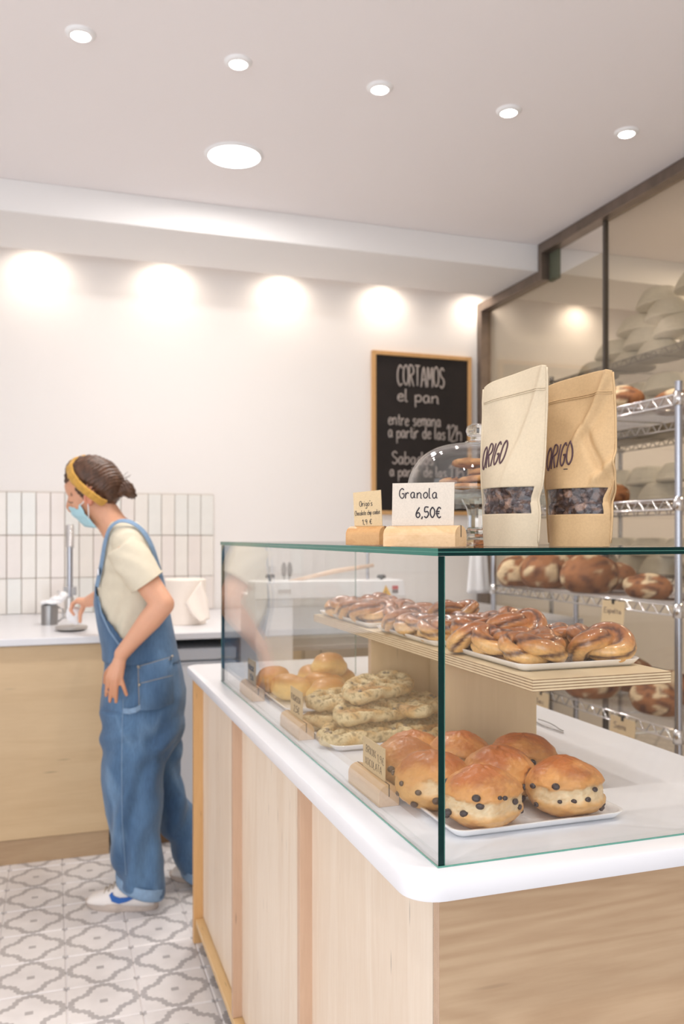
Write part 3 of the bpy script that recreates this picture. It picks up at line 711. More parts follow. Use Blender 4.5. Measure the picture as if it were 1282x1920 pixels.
# ---- chocolate chip buns
chipm = MB().ell((0, 0, 0), (.0052, .0042, .0036), n=10).mesh('chip', True); chipm.materials.append(M['choc'])
cBT, cBT2, cTear, cLow = lin((176, 100, 46)), lin((212, 150, 84)), lin((232, 208, 168)), lin((216, 164, 100))
def bun_mesh(seed):
    rnd = random.Random(seed); n, h = 96, 60; mb = MB(); rings = []; cols = []; S = V((seed*7.3, seed*3.1, 0)); a0 = rnd.uniform(0, 6)
    def surf(b, a):
        d = V((math.sin(a)*math.cos(b), math.sin(a)*math.sin(b), -math.cos(a)))
        nz = noise.noise(d*1.6+S); nz2 = noise.noise(d*3.4+S); nz3 = noise.noise(d*8+S); nz4 = noise.noise(d*16+S)
        lat = d.z+.13*nz2+.07*math.sin(b*2+a0)+.04*nz3
        open_ = sst(-.25, .25, noise.noise(V((math.cos(b)*.9, math.sin(b)*.9, seed*2.7)))+.12)      # the crust tears only part of the way round
        cap = sst(.26, .33, lat); tear = sst(-.22, -.10, lat)*(1-cap)*open_
        r = 1+.06*nz+.03*nz3*(1+tear)+.05*cap*open_-.055*tear*(1+.8*nz3)+.03*tear*nz4
        r += .04*sst(-.5, -.25, lat)*(1-sst(-.25, -.1, lat))*open_
        p = V((d.x*.061*r, d.y*.058*r, d.z*(.047 if d.z > 0 else .040)*r))
        p.z = max(p.z+.034, .0)
        if p.z < .012: f_ = .93+.07*(p.z/.012); p.x *= f_; p.y *= f_
        c = mixc(cLow, lin((206, 148, 84)), sst(-.1, .5, nz2+.3*nz4)); c = mixc(c, cTear, tear*(.75+.4*nz4))
        c = mixc(c, mixc(cBT2, cBT, sst(.42, .9, lat+.3*nz+.12*nz4)), max(cap, (1-open_)*sst(.05, .4, lat)))
        if p.z < .007: c = mixc(c, lin((196, 132, 72)), .6)
        return p, c
    for i in range(1, h):
        a = math.pi*i/h; ring = []
        for j in range(n):
            p, c = surf(2*math.pi*j/n, a); ring.append(p); cols.append(c)
        rings.append(ring)
    mb.rings(rings); me = mb.mesh('bun', True)
    at = me.color_attributes.new('Col', 'FLOAT_COLOR', 'POINT'); at.data.foreach_set('color', [x for c in cols for x in (*c, 1)])
    me.materials.append(M['bun'])
    chips = []
    for q in range(20):
        b = 2*math.pi*(q+rnd.uniform(-.45, .45))/20; a = math.radians(rnd.choice((70, 80, 88, 96, 100, 104, 112, 64)))+rnd.uniform(-.06, .06)
        p, _ = surf(b, a); p2, _ = surf(b, a+.05); p3, _ = surf(b+.05, a)
        nn = (p3-p).cross(p2-p).normalized()
        if nn.dot(p-V((0, 0, .03))) < 0: nn = -nn
        chips.append((p+nn*.0010, nn.to_track_quat('Z', 'Y').to_euler(), rnd.uniform(.7, 1.35)))
    return me, chips
buns = [bun_mesh(s) for s in (1, 2, 3, 4)]
BL = [((925, 1553), 0, 'front one, split open with a pale torn side'), ((1087, 1531), 1, 'front right one with a shiny dark brown top'), ((952, 1505), 2, 'middle one behind the front bun'),
      ((1022, 1478), 3, 'back right one'), ((884, 1468), 1, 'back one just right of the glass corner'), ((806, 1523), 2, 'front left one, crossed by the glass corner edge'),
      ((752, 1490), 3, 'left one directly behind the sign'), ((774, 1450), 0, 'back left one')]
BP = [(.590, 1.108), (.732, 1.114), (.670, 1.204), (.752, 1.268), (.656, 1.318), (.557, 1.207), (.554, 1.312), (.604, 1.392)]
for k, ((px, py), mi, d) in enumerate(BL):
    x, y = BP[k]; me, chips = buns[mi]
    t = thing('chocolate_chip_bun', 'chocolate chip bun on the near tray, '+d, 'bun', (x, y, CT+.0038), k*1.7+.5, 'chocolate chip buns on the near tray')
    crumb = bpy.data.objects.new('dough', me); C.objects.link(crumb); crumb.parent = t
    for p, e, s in chips:
        c = bpy.data.objects.new('chocolate_chip', chipm); C.objects.link(c); c.parent = t; c.location = p; c.rotation_euler = e; c.scale = (s, s, s)
    t.scale = (.98, .98, 1) if k != 7 else (.86,)*3

# ---- plain brioche buns (split top)
def split_bun(seed):
    S = V((seed*5, 1, 2)); mb = MB().ell((0, 0, .028), (.058, .045, .028)).ell((.004, .004, .043), (.046, .036, .024)).ell((-.02, -.012, .036), (.036, .034, .024))
    me = remesh(mb, .0035, 3, 'brioche'); displace(me, lambda p, n: .003*noise.noise(p*25+S))
    a, b, c_ = lin((204, 140, 66)), lin((238, 196, 118)), lin((246, 220, 160))
    paint(me, lambda p, n: mixc(mixc(c_, b, sst(.0, .03, p.z+.01*noise.noise(p*30+S))), a, sst(.038, .058, p.z+.008*noise.noise(p*22+S))))
    me.materials.append(M['bun']); return me
sb = [split_bun(1), split_bun(2)]
for k, (x, y, z, a, d) in enumerate([(.560, 2.235, 0, .3, 'front left one beside the sign'), (.570, 2.105, 0, 1.9, 'second one, with a pale split'), (.668, 2.23, 0, .9, 'back middle one'),
                                     (.660, 2.11, 0, 2.4, 'middle one under the back lump'), (.640, 2.005, 0, .2, 'near one, touching the flatbreads'), (.735, 2.20, .0, 1.2, 'back right one near the shelf upright'),
                                     (.690, 2.15, .042, .5, 'topmost one on the pile')]):
    o = bpy.data.objects.new('plain_brioche_bun', sb[k % 2]); C.objects.link(o); o.location = (x, y, CT+.0038+z); o.rotation_euler = (0, 0, a)
    tag(o, 'plain brioche bun at the far end, '+d, 'bun', 'plain brioche buns')

# ---- olive flatbreads (fougasse)
def fougasse(seed):
    rnd = random.Random(seed); mb = MB(); L_, Wd = .122, .066
    R = .0140
    loop = [V((L_*math.cos(a), Wd*math.sin(a)*(1+.25*math.cos(a)), .016+.004*math.sin(3*a+seed))) for a in [2*math.pi*i/14 for i in range(14)]]
    for i in range(14): mb.cap_(loop[i], R*rnd.uniform(.85, 1.2), loop[(i+1) % 14], R*rnd.uniform(.85, 1.2))
    mb.chain([(V((-L_, 0, .016)), R), (V((-.04, .004, .02)), R*.9), (V((.03, -.004, .019)), R), (V((L_, 0, .016)), R)])
    for x in (-.05, .0, .05):
        mb.cap_(V((x-.015, 0, .018)), R*.9, V((x+.022, Wd*.9, .017)), R*.8)
        mb.cap_(V((x-.015, 0, .018)), R*.9, V((x+.022, -Wd*.9, .017)), R*.8)
    me = remesh(mb, .0040, 3, 'fougasse'); S = V((seed*4, 0, 0))
    displace(me, lambda p, n: .0045*noise.noise(p*38+S)+.0015*noise.noise(p*110+S))
    pale, gold, hrb, brn = lin((228, 208, 164)), lin((212, 174, 116)), lin((132, 112, 76)), lin((188, 134, 78))
    def cf(p, n):
        c = mixc(pale, gold, sst(-.2, .4, noise.noise(p*30+S))); c = mixc(c, brn, sst(.25, .6, noise.noise(p*18-S))*.7)
        if n.z > .25: c = mixc(c, hrb, sst(.10, .35, noise.noise(p*170+S))*.7)
        return mixc(c, lin((112, 104, 88)), sst(.42, .6, noise.noise(p*48+S*2))*.7)
    paint(me, cf); me.materials.append(M['herb']); return me
fg = [fougasse(1), fougasse(2), fougasse(3)]
olv = MB().ell((0, 0, 0), (.007, .006, .004), n=10).mesh('olive', True); olv.materials.append(M['olive'])
FL = [(.614, 1.655, .000, .40, .04, .0, 'front one leaning over the tray edge, long slit'), (.738, 1.662, .000, 1.25, .0, .0, 'right front one behind the shelf upright'), (.606, 1.775, .004, .30, .0, .05, 'left back one at the middle sign'),
      (.725, 1.775, .004, 1.0, .0, .0, 'bottom one at the back'), (.640, 1.700, .034, .60, .08, .0, 'second from the front, lying on the front one'), (.745, 1.720, .036, 1.45, -.05, .05, 'right upper one beside the shelf upright'),
      (.630, 1.795, .042, .20, .10, .0, 'left upper one at the back'), (.672, 1.755, .072, .75, .06, -.05, 'topmost one in the middle')]
for k, (x, y, z, a, tx, ty, d) in enumerate(FL):
    t = thing('olive_flatbread', 'olive flatbread on the middle tray, '+d, 'flatbread', (x, y, CT+.004+z), a, 'olive flatbreads')
    t.rotation_euler = (tx, ty, a); t.scale = (.84, .86, .85) if k else (.92, .92, .92)
    o = bpy.data.objects.new('dough', fg[k % 3]); C.objects.link(o); o.parent = t
    rnd = random.Random(k)
    for q in range(5):
        aa = rnd.uniform(0, 6.28); c = bpy.data.objects.new('olive_slice', olv); C.objects.link(c); c.parent = t
        c.location = (.115*math.cos(aa), .06*math.sin(aa)*(1+.25*math.cos(aa)), .028); c.rotation_euler = (rnd.uniform(-.4, .4), .3, aa)

# ---- loaves
def loaf_mesh(seed, rx, ry, rz, flour=.5):
    n, h = 44, 26; mb = MB(); rings = []; cols = []; S = V((seed*9.1, 4, 1)); br, dk, fl_ = lin((160, 104, 62)), lin((104, 62, 38)), lin((222, 196, 156))
    for i in range(1, h):
        a = math.pi*i/h; ring = []
        for j in range(n):
            b = 2*math.pi*j/n; d = V((math.sin(a)*math.cos(b), math.sin(a)*math.sin(b), -math.cos(a)))
            sc1 = math.sin(d.x*5+d.y*3+noise.noise(d*1.5+S)*2+seed); r = 1+.05*noise.noise(d*2+S)+.03*math.copysign(abs(sc1)**.4, sc1)*(1 if d.z > -.1 else .2)
            p = V((d.x*rx*r, d.y*ry*r, rz*.72+d.z*rz*r)); p.z = max(p.z, 0); ring.append(p)
            c = mixc(br, dk, sst(-.1, .5, noise.noise(d*3-S))); fz = sc1*.6+noise.noise(d*2.4+S)+.18*noise.noise(d*14+S); c = mixc(c, fl_, sst(.72-flour*1.0, 1.0-flour*1.0, fz)); c = mixc(c, dk, .35*sst(.1, .5, noise.noise(d*9-S)))
            cols.append(c)
        rings.append(ring)
    mb.rings(rings); me = mb.mesh('loaf', True)
    at = me.color_attributes.new('Col', 'FLOAT_COLOR', 'POINT'); at.data.foreach_set('color', [x for c in cols for x in (*c, 1)])
    me.materials.append(M['bread']); return me
# ================================================================ PRICE CARD HOLDERS
def holder(label, x, y, z, rz, L_, card_w, card_h, cm, lines, block_mat, ink, tilt=0, off=0, hh=.034, hw=.034):
    t = thing('card_holder', label, 'price sign', (x, y, z), rz)
    prof = [(-hw/2, 0), (hw/2, 0), (hw/2, hh*.55)]
    for k in range(1, 12):
        a = math.pi*k/12; prof.append((hw/2*math.cos(a), hh*.55+hh*.45*math.sin(a)))
    prof.append((-hw/2, hh*.55))
    b = ob('block', MB().prism([(-L_/2, p[0], p[1]) for p in prof], (L_, 0, 0)), block_mat, t, bevel=.0007)
    ob('slot', MB().box((-L_/2-.0002, -.0009, hh*.45), (L_/2+.0002, .0009, hh*1.002)), M['dark'], t)
    c = ob('card', MB().box((-card_w/2+off, -.0006, hh*.72), (card_w/2+off, .0006, hh*.9+card_h)), cm, t)
    c.rotation_euler = (0, tilt, 0)
    for txt, a0, b0, w_, h_, r in lines:
        l_ = lettering(txt, lambda a, b, a0=a0, b0=b0: V((-card_w/2+off+a0*card_w+a, -.0008, hh*.9+card_h*b0+b)), w_*card_w, h_*card_h, r, ink, c)
    return t
z0 = GT+.0003
p = W(795, 1000, 1.215); holder('pale maple card holder with the large grey handwritten granola price card', p.x, p.y, z0, math.radians(-55), .118, .102, .064, M['card_g'],
    [('Granola', .12, .66, .62, .22, .00085), ('6,50€', .40, .22, .40, .23, .0010)], M['pine'], M['ink'], .02, -.004, hh=.030)
p = W(690, 1000, 1.44); holder('oak card holder with the small kraft cookie price card, leftmost on the glass top', p.x, p.y, z0, math.radians(-57), .070, .058, .062, M['card_k'],
    [("Origo's", .22, .60, .46, .15, .0005), ('Chocolate chip cookie', .04, .36, .9, .13, .0004), ('1,9 €', .30, .10, .34, .13, .0005)], wood('oak_block', (222, 178, 124), (190, 140, 88), 'x', 4), M['ink'], -.05, .002, hh=.032)
holder('maple card holder with the chocolate brioche card, nearest of three behind the side pane', .494, 1.305, CT+.0003, math.radians(-90), .145, .100, .055, M['card_k'],
    [('BRIOIX', .16, .56, .44, .21, .0004), ('1,9€', .68, .50, .28, .22, .0004), ('XOCOLATA', .12, .20, .74, .21, .0004)], M['pine'], M['ink'], .0, .006)
holder('maple card holder with blurred card in front of the olive flatbreads', .494, 1.765, CT+.0003, math.radians(-90), .15, .095, .062, M['card_k'],
    [('FOGASSA', .1, .56, .75, .2, .0008), ('2,5€', .3, .2, .45, .22, .0008)], M['pine'], M['ink'])
holder('maple card holder with blurred card beside the plain brioche buns, farthest of three', .494, 2.20, CT+.0003, math.radians(-90), .15, .09, .065, M['card_k'],
    [('BRIOIX', .1, .56, .7, .2, .0008), ('1,5€', .3, .2, .45, .22, .0008)], M['pine'], M['ink'])

# ================================================================ GRANOLA BAGS
def bag(label, x, y, rz, paper, seed, H=.256, crease=.0, sealcol=None):
    t = thing('granola_bag', label, 'bag', (x, y, z0), rz); S = V((seed*5.7, seed*2.3, 0))
    def hw(v): return .0505+.0095*sst(0, .55, v)-.001*sst(.9, 1, v)
    def bl(v): return .027*(1-.2*v)*(1-sst(.30, .90, v))+.0012
    def pt(u, v, side, off=0):
        au = abs(u); yy = bl(v)*(1-au**(3.2 if v < .25 else 2.4))
        # gusset folds pull the side edge in at the window height
        pinch = math.exp(-((v-.27)/.05)**2)*(.0045 if u > 0 else .001)+math.exp(-((v-.12)/.09)**2)*-.001
        d = .0035*noise.noise(V((u*1.4, v*5, 0))+S)*sst(.1, .3, v)*(1-.4*sst(.8, 1, v))*(1-au**4)
        if side < 0 and crease:
            q = (v-.64)-(u-.1)*.42; d += crease*.010*(math.exp(-(q/.055)**2)*sst(-.3, .2, u)*(1-sst(.92, 1.0, u)))
            q2 = (v-.52)+(u-.55)*.5; d -= crease*.008*math.exp(-(q2/.06)**2)*sst(.1, .4, u)
            q3 = (v-.45)-(u-.85)*.25; d += crease*.008*math.exp(-(q3/.04)**2)*sst(.45, .7, u)
        elif side < 0:
            q = (v-.62)-(u-.4)*.75; d += .004*math.exp(-(q/.07)**2)*sst(-.2, .5, u)
        wav = .004*math.sin(u*3+seed)*sst(.75, 1, v)
        zf = H*v-(.006*(1-abs(u))*(1-sst(0, .06, v)) if False else 0)+(.007*u-.004*(abs(u)**6)+.002*math.sin(u*2.2+seed))*sst(.75, 1, v)
        x_ = u*(hw(v)-pinch)+.010*v*v*(1 if seed == 1 else -.25)
        return V((x_, side*(yy+off)-(d if side < 0 else 0)*1+wav, zf))
    nu, nv = 48, 130
    wv0, wv1, wu0, wu1 = .187, .338, -1.0, .87
    def uu(i): return -1+2*i/nu
    mb = MB(); vid = {}
    # snap rows to the window edges
    vs = [j/nv for j in range(nv+1)]
    for wv in (wv0, wv1):
        k = min(range(nv+1), key=lambda q: abs(vs[q]-wv)); vs[k] = wv
    us = [uu(i) for i in range(nu+1)]
    k = min(range(nu+1), key=lambda q: abs(us[q]-wu1)); us[k] = wu1
    def grid(side, u0=-1, u1=1, v0=0, v1=1, off=0, jit=0, skip=None, tgt=None):
        m_ = tgt or MB(); ui = [u for u in us if u0-1e-6 <= u <= u1+1e-6]; vi = [v for v in vs if v0-1e-6 <= v <= v1+1e-6]
        P = [[pt(u, v, side, off+(jit*noise.fractal(V((u*5, v*26, side))+S, 1, 2, 3) if jit else 0)) for u in ui] for v in vi]
        vv = [p for r in P for p in r]; n = len(ui); ff = []
        for b in range(len(vi)-1):
            for a in range(n-1):
                um, vm = (ui[a]+ui[a+1])/2, (vi[b]+vi[b+1])/2
                if skip and skip(um, vm): continue
                ff.append((b*n+a, b*n+a+1, (b+1)*n+a+1, (b+1)*n+a))
        m_.add(vv, ff); return m_
    inwin = lambda u, v: wv0 < v < wv1 and wu0 < u < wu1
    m_ = grid(-1, skip=inwin); grid(1, tgt=m_)
    # base
    nb = [pt(u, 0, -1) for u in us]+[pt(u, 0, 1) for u in reversed(us)]
    m_.add(nb, [tuple(range(len(nb)))])
    me = m_.mesh('bag_paper', fix=False)
    bm = bmesh.new(); bm.from_mesh(me); bmesh.ops.remove_doubles(bm, verts=bm.verts, dist=.00005); bmesh.ops.recalc_face_normals(bm, faces=bm.faces)
    for f in bm.faces: f.smooth = True
    for e in bm.edges: e.smooth = not (len(e.link_faces) == 2 and e.calc_face_angle(0) > .9)
    bm.to_mesh(me); bm.free()
    o = link('paper_pouch', me, paper, t)
    sd = o.modifiers.new('s', 'SOLIDIFY'); sd.thickness = .0006; sd.offset = -1
    # zip ridges
    for zv in (.872, .882):
        ob('zip_ridge', MB().tube([pt(-.96+1.92*k/24, zv, -1, .0006) for k in range(25)], .0009, 6), paper, t, smooth=True)
    # heat-sealed side edges
    for sgn in (-1, 1):
        ob('side_seal', MB().tube([pt(sgn*1.0, .02+.97*k/40, -1, 0)+V((sgn*.001, 0, 0)) for k in range(41)], .0016, 6, flat=.4), paper, t, smooth=True)
    ob('window_film', grid(-1, -1, wu1, wv0, wv1, .0002, .0016), M['film'], t, smooth=True, fix=False)
    # granola clusters behind the film
    gm = MB(); rnd = random.Random(seed)
    me2 = grid(-1, -.95, wu1, wv0, wv1, -.006, 0).mesh('granola', True, fix=False)
    bm = bmesh.new(); bm.from_mesh(me2); bmesh.ops.subdivide_edges(bm, edges=bm.edges[:], cuts=2, use_grid_fill=True); bm.to_mesh(me2); bm.free()
    for v in me2.vertices:
        q = abs(noise.noise(v.co*85+S)); v.co.y -= .0075*(q**.6)-.002+.0012*noise.noise(v.co*260)
    d1, d2, d3 = lin((62, 46, 44)), lin((112, 84, 66)), lin((168, 134, 110))
    paint(me2, lambda p, n: mixc(mixc(d1, d2, sst(-.2, .4, noise.noise(p*120+S))), d3, sst(.35, .6, noise.noise(p*60-S))))
    link('granola', me2, M['granola'], t)
    # stamped lettering
    def on(a, b):
        u = -.84+a/.060; v = .452+b/H+a*.10/.064*.35
        q = pt(max(-.995, u), v, -1, .0005); return q
    st = 'ORIGO'
    lettering(st, lambda a, b: on(a, b), .051, .034, .0013, M['ink_b'], t, slant=.16, gap=1.7, name='stamped_lettering')
    return t
p = W(957, 1000, 1.275); bag('pale kraft granola bag with a stamped name, left one of two on the glass top', p.x, p.y, math.radians(-70), M['kraft_l'], 1)
p = W(1085, 1000, 1.265); b2 = bag('darker creased kraft granola bag, right one of two on the glass top', p.x, p.y, math.radians(-66), M['kraft_d'], 2, crease=1.0, H=.251)
ob('stamp_mark', MB().ell((-.004, -.0295, .113), (.0042, .0006, .0009), n=10), M['ink'], b2)

# ================================================================ CAKE STAND
csx, csy = .775, 1.48
t = thing('cake_stand', 'pressed glass pedestal cake stand behind the granola bags', 'cake stand', (csx, csy, z0))
def scallop(prof, n=96, amp=.0025, k=24):
    rr = []
    for r, z in prof:
        rr.append([V(((r+amp*math.cos(k*a)*(r > .12))*math.cos(a), (r+amp*math.cos(k*a)*(r > .12))*math.sin(a), z+(.0012*math.cos(k*a) if r > .12 else 0))) for a in [2*math.pi*j/n for j in range(n)]])
    return MB().rings(rr)
ob('plate', scallop([(.001, .096), (.12, .096), (.140, .0985), (.146, .098), (.144, .094), (.142, .072), (.139, .072), (.137, .090), (.12, .091), (.03, .090), (.001, .088)]), M['solidglass'], t, smooth=True)
ob('pedestal', MB().lathe([(.001, 0), (.050, 0), (.052, .003), (.046, .009), (.030, .014), (.020, .020), (.024, .026), (.018, .032), (.017, .055), (.020, .070), (.026, .080), (.030, .0875), (.001, .0876)], n=12), M['refr'], t)
t = thing('glass_dome', 'clear glass dome with round knob covering the cookies', 'glass cover', (csx, csy, z0+.1002))
def dome_prof(R, Hh, n=22):
    return [(R*abs(math.cos(math.pi/2*k/n))**.62, Hh*math.sin(math.pi/2*k/n)**1.0) for k in range(n+1)]
pr = [(max(r, .0005), z) for r, z in dome_prof(.134, .094)]
ob('dome', MB().lathe(pr, n=72, cap=False).lathe([(max(r-.003, .0003), z*(.091/.094)) for r, z in pr], n=72, cap=False), M['dome'], t, smooth=True, fix=False)
ob('rim', MB().lathe([(.131, 0), (.1345, 0), (.1355, .002), (.1345, .004), (.131, .004)], n=72, cap=False), M['solidglass'], t, smooth=True)
ob('knob', MB().lathe([(.001, .0945), (.024, .0948), (.022, .098), (.012, .101), (.011, .106), (.018, .110), (.0205, .118), (.018, .127), (.010, .1315), (.001, .132)], n=14), M['refr'], t, auto=True)
def cookie_mesh(seed):
    mb = MB(); n = 40; S = V((seed*3.3, 0, 9)); pr = [(.001, 0), (.036, .0005), (.042, .004), (.041, .009), (.034, .0125), (.02, .014), (.008, .0145), (.001, .0146)]; rr = []
    for r, z in pr:
        ring = []
        for j in range(n):
            a = 2*math.pi*j/n; k = 1+.05*noise.noise(V((math.cos(a)*1.6, math.sin(a)*1.6, 0))+S); ring.append(V((r*k*math.cos(a), r*k*math.sin(a), z+.0016*noise.noise(V((r*60*math.cos(a), r*60*math.sin(a), 1))+S)*(z > .006))))
        rr.append(ring)
    mb.rings(rr); me = mb.mesh('cookie', True); a, b = lin((202, 150, 96)), lin((158, 106, 64))
    paint(me, lambda p, n_: mixc(a, b, sst(-.1, .5, noise.noise(p*60+S)))); me.materials.append(M['cookie']); return me
cks = [cookie_mesh(1), cookie_mesh(2)]
cl = [(-.035, -.035, 0, 0, 'bottom left'), (.045, -.02, 0, 0, 'bottom right'), (0, .05, 0, 0, 'bottom back'), (-.012, -.040, .0150, .03, 'second layer left'), (.050, .012, .0150, .04, 'second layer right'),
      (-.02, .03, .0152, 0, 'second layer back'), (.012, -.036, .031, -.05, 'third layer'), (-.012, -.010, .0475, .06, 'topmost, largest looking'), ]
for k, (dx, dy, dz, tl, d) in enumerate(cl):
    t = thing('cookie', 'chocolate chip cookie under the glass dome, '+d, 'cookie', (csx+dx, csy+dy, z0+.1004+dz), k*1.1, 'chocolate chip cookies')
    t.rotation_euler = (tl, tl*.5, k*1.1)
    o = bpy.data.objects.new('biscuit', cks[k % 2]); C.objects.link(o); o.parent = t
    rnd = random.Random(k)
    for q in range(6):
        a = rnd.uniform(0, 6.28); r = rnd.uniform(.012, .036); c = bpy.data.objects.new('chocolate_chip', chipm); C.objects.link(c); c.parent = t
        c.location = (r*math.cos(a), r*math.sin(a), .0135 if r < .03 else .0115); c.scale = (.9, .9, .7)

# ---- wire tongs on the worktop
t = thing('tongs', 'thin steel serving tongs lying on the white worktop behind the riser shelf', 'tongs', (1.04, 1.80, CT), 0)
a_, b_ = onZ(1006, 1352, CT+.003), onZ(1056, 1374, CT+.003)
dv = (b_-a_); pv = V((-dv.y, dv.x, 0)).normalized()
for s_ in (-1, 1):
    ob('arm', MB().tube([a_+dv*k/10+pv*s_*.009*math.sin(math.pi*min(1, .15+k/10))+V((0, 0, .002*(s_+1))) for k in range(11)], .0014, 6), M['steel'], t, world=True, smooth=True)

# ================================================================ WIRE RACK
def rack(label, x0, x1, y0, y1, zs, ztop, m, parts=True, pitch=.03, post_r=.0125, zz=.034):
    t = thing('wire_rack', label, 'rack', ((x0+x1)/2, (y0+y1)/2, 0))
    for x in (x0, x1):
        for y in (y0, y1):
            po = MB().tube([(x, y, 0), (x, y, ztop)], post_r, 16)
            for k in range(int(ztop/.0254)): po.tube([(x, y, k*.0254+.01), (x, y, k*.0254+.012)], post_r+.0007, 12)
            ob('post', po, M['chrome_d'], t, world=True, auto=True)
    for z in zs:
        fr = MB(); r = .0033
        for x in (x0, x1):
            fr.tube([(x, y0+.02, z), (x, y1-.02, z)], r, 8); fr.tube([(x, y0+.02, z-zz), (x, y1-.02, z-zz)], r, 8)
            n = round((y1-y0-.06)/.036); pts = []
            for k in range(n+1):
                y = y0+.03+(y1-y0-.06)*k/n; pts += [(x, y-.004, z if k % 2 else z-zz), (x, y+.004, z if k % 2 else z-zz)]
            fr.tube(pts, r*.9, 6)
        for y in (y0, y1):
            fr.tube([(x0+.02, y, z), (x1-.02, y, z)], r, 8); fr.tube([(x0+.02, y, z-zz), (x1-.02, y, z-zz)], r, 8)
            n = round((x1-x0-.06)/.036); pts = []
            for k in range(n+1):
                x = x0+.03+(x1-x0-.06)*k/n; pts += [(x-.004, y, z if k % 2 else z-zz), (x+.004, y, z if k % 2 else z-zz)]
            fr.tube(pts, r*.9, 6)
        for x in (x0, x1):
            for y in (y0, y1): fr.lathe([(post_r+.001, z-zz-.006), (post_r+.006, z-zz-.006), (post_r+.004, z+.008), (post_r+.001, z+.008)], (x, y, 0), 16, cap=False)
        sh = ob('shelf', fr, m, t, world=True, smooth=True)
        dk = MB(); n = int((x1-x0)/.0145)
        for k in range(1, n): x = x0+(x1-x0)*k/n; dk.tube([(x, y0+.004, z+.0035), (x, y1-.004, z+.0035)], .0014, 5, cap=False)
        for k in range(1, 4): y = y0+(y1-y0)*k/4; dk.tube([(x0, y, z-.001), (x1, y, z-.001)], .0028, 6)
        tag(ob('wire_deck', dk, m, sh, world=True, smooth=True), kind='stuff')
    return t
RX0, RX1, RY0, RY1 = 2.0, 2.46, 2.367, 3.646
RZ = [1.803, 1.447, 1.085, .66, .22]
rk = rack('chrome wire bread rack in front of the glass partition', RX0, RX1, RY0, RY1, RZ, 1.845, M['chrome'])
Lm = [loaf_mesh(1, .135, .088, .068, .5), loaf_mesh(2, .12, .10, .07, .62), loaf_mesh(3, .14, .08, .06, .35), loaf_mesh(4, .11, .085, .062, .2)]
def loaf(px, X_, z, k, rz, d, s=1.0, tilt=(0, 0), dz=0, hz=1):
    q = onX(px, 1000, X_); o = bpy.data.objects.new('bread_loaf', Lm[k]); C.objects.link(o)
    o.location = (X_, q.y, z+.0052+dz); o.rotation_euler = (tilt[0], tilt[1], rz); o.scale = (s, s, s*hz)
    tag(o, 'bread loaf '+d, 'bread', 'loaves on the wire rack')
z3, z4, z1, z2 = RZ[2], RZ[3], RZ[0], RZ[1]
loaf(970, 2.06, z3, 0, .1, 'on the third rack shelf, leftmost, upright beside the white cloth', .80, hz=1.5)
loaf(1026, 2.12, z3, 1, .1, 'on the third rack shelf, second from the left, floury and large', 1.10, hz=1.25)
loaf(1062, 2.36, z3, 0, 1.5, 'on the third rack shelf, third from the left', 1.0, hz=1.5)
loaf(1106, 2.12, z3, 3, .3, 'on the third rack shelf, fourth from the left, dark with a pale score', 1.25, hz=1.2)
loaf(1152, 2.36, z3, 3, 1.4, 'on the third rack shelf, dark one behind the hanging card', 1.0, hz=1.1)
loaf(1214, 2.12, z3, 2, 1.45, 'on the third rack shelf, rightmost, low and oval', .90)
loaf(1110, 2.10, z4, 1, .2, 'on the fourth rack shelf, pale floury one under the riser board', 1.1, hz=1.2)
loaf(1060, 2.26, z4, 0, .2, 'on the fourth rack shelf, far left one', 1.0)
loaf(1184, 2.345, z4, 3, 1.5, 'on the fourth rack shelf, middle dark one', 1.0, hz=1.3)
loaf(1228, 2.12, z4, 2, 1.6, 'on the fourth rack shelf, right one beside the near post', .85, hz=1.3)
loaf(1264, 2.34, z4, 0, 1.6, 'on the fourth rack shelf, last one behind the near post', .85, hz=1.2)
loaf(1158, 2.12, z1, 2, 1.5, 'on the top rack shelf, long orange brown one', 1.0)
loaf(1262, 2.32, z1, 0, 1.5, 'on the top rack shelf, right one close to the post', .8)
loaf(1020, 2.2, z1, 1, 1.3, 'on the top rack shelf, left one hidden behind the bags', .95)
loaf(1148, 2.16, z2, 3, .9, 'on the second rack shelf, small brown one', .80)
def hang_card(px0, px1, ztop, h_, label, lines):
    a, b = onX(px0, 1000, RX0-.006), onX(px1, 1000, RX0-.006); w_ = a.y-b.y
    t = thing('shelf_tag', label, 'price tag', (RX0-.008, b.y+w_/2, ztop-h_), math.radians(-90))
    n = 6; m_ = MB(); rr = []
    for k in range(n+1):
        zz_ = h_*k/n; bend = -.012*(1-k/n)**2
        rr.append([V((-w_/2, bend-.0006, zz_)), V((w_/2, bend-.0006, zz_)), V((w_/2, bend+.0006, zz_)), V((-w_/2, bend+.0006, zz_))])
    c = ob('card', m_.rings(rr), M['card_k'], t)
    ob('clip', MB().box((-.006, -.004, h_-.012), (.006, .006, h_+.006)), M['dark'], t, bevel=.001)
    for txt, a0, b0, ww, hh_, r in lines:
        lettering(txt, lambda a_, b_, a0=a0, b0=b0: V((-w_/2+a0*w_+a_, -.0012-.012*(1-(b0+b_/h_))**2, b0*h_+b_)), ww*w_, hh_*h_, r, M['ink_b'], c)
hang_card(1130, 1172, RZ[2]-.006, .115, 'kraft paper tag clipped to the third rack shelf', [('Espelta', .12, .60, .74, .16, .0011), ('4,50€', .42, .16, .45, .12, .0011)])
hang_card(1145, 1192, RZ[3]-.01, .115, 'kraft paper tag clipped to the fourth rack shelf, right one', [('Semi', .15, .62, .5, .2, .0011), ('integral', .12, .34, .7, .16, .0011)])
hang_card(1001, 1030, RZ[3]-.01, .10, 'kraft paper tag clipped to the fourth rack shelf, left one at the riser shelf', [('Sec', .2, .5, .5, .2, .0011)])
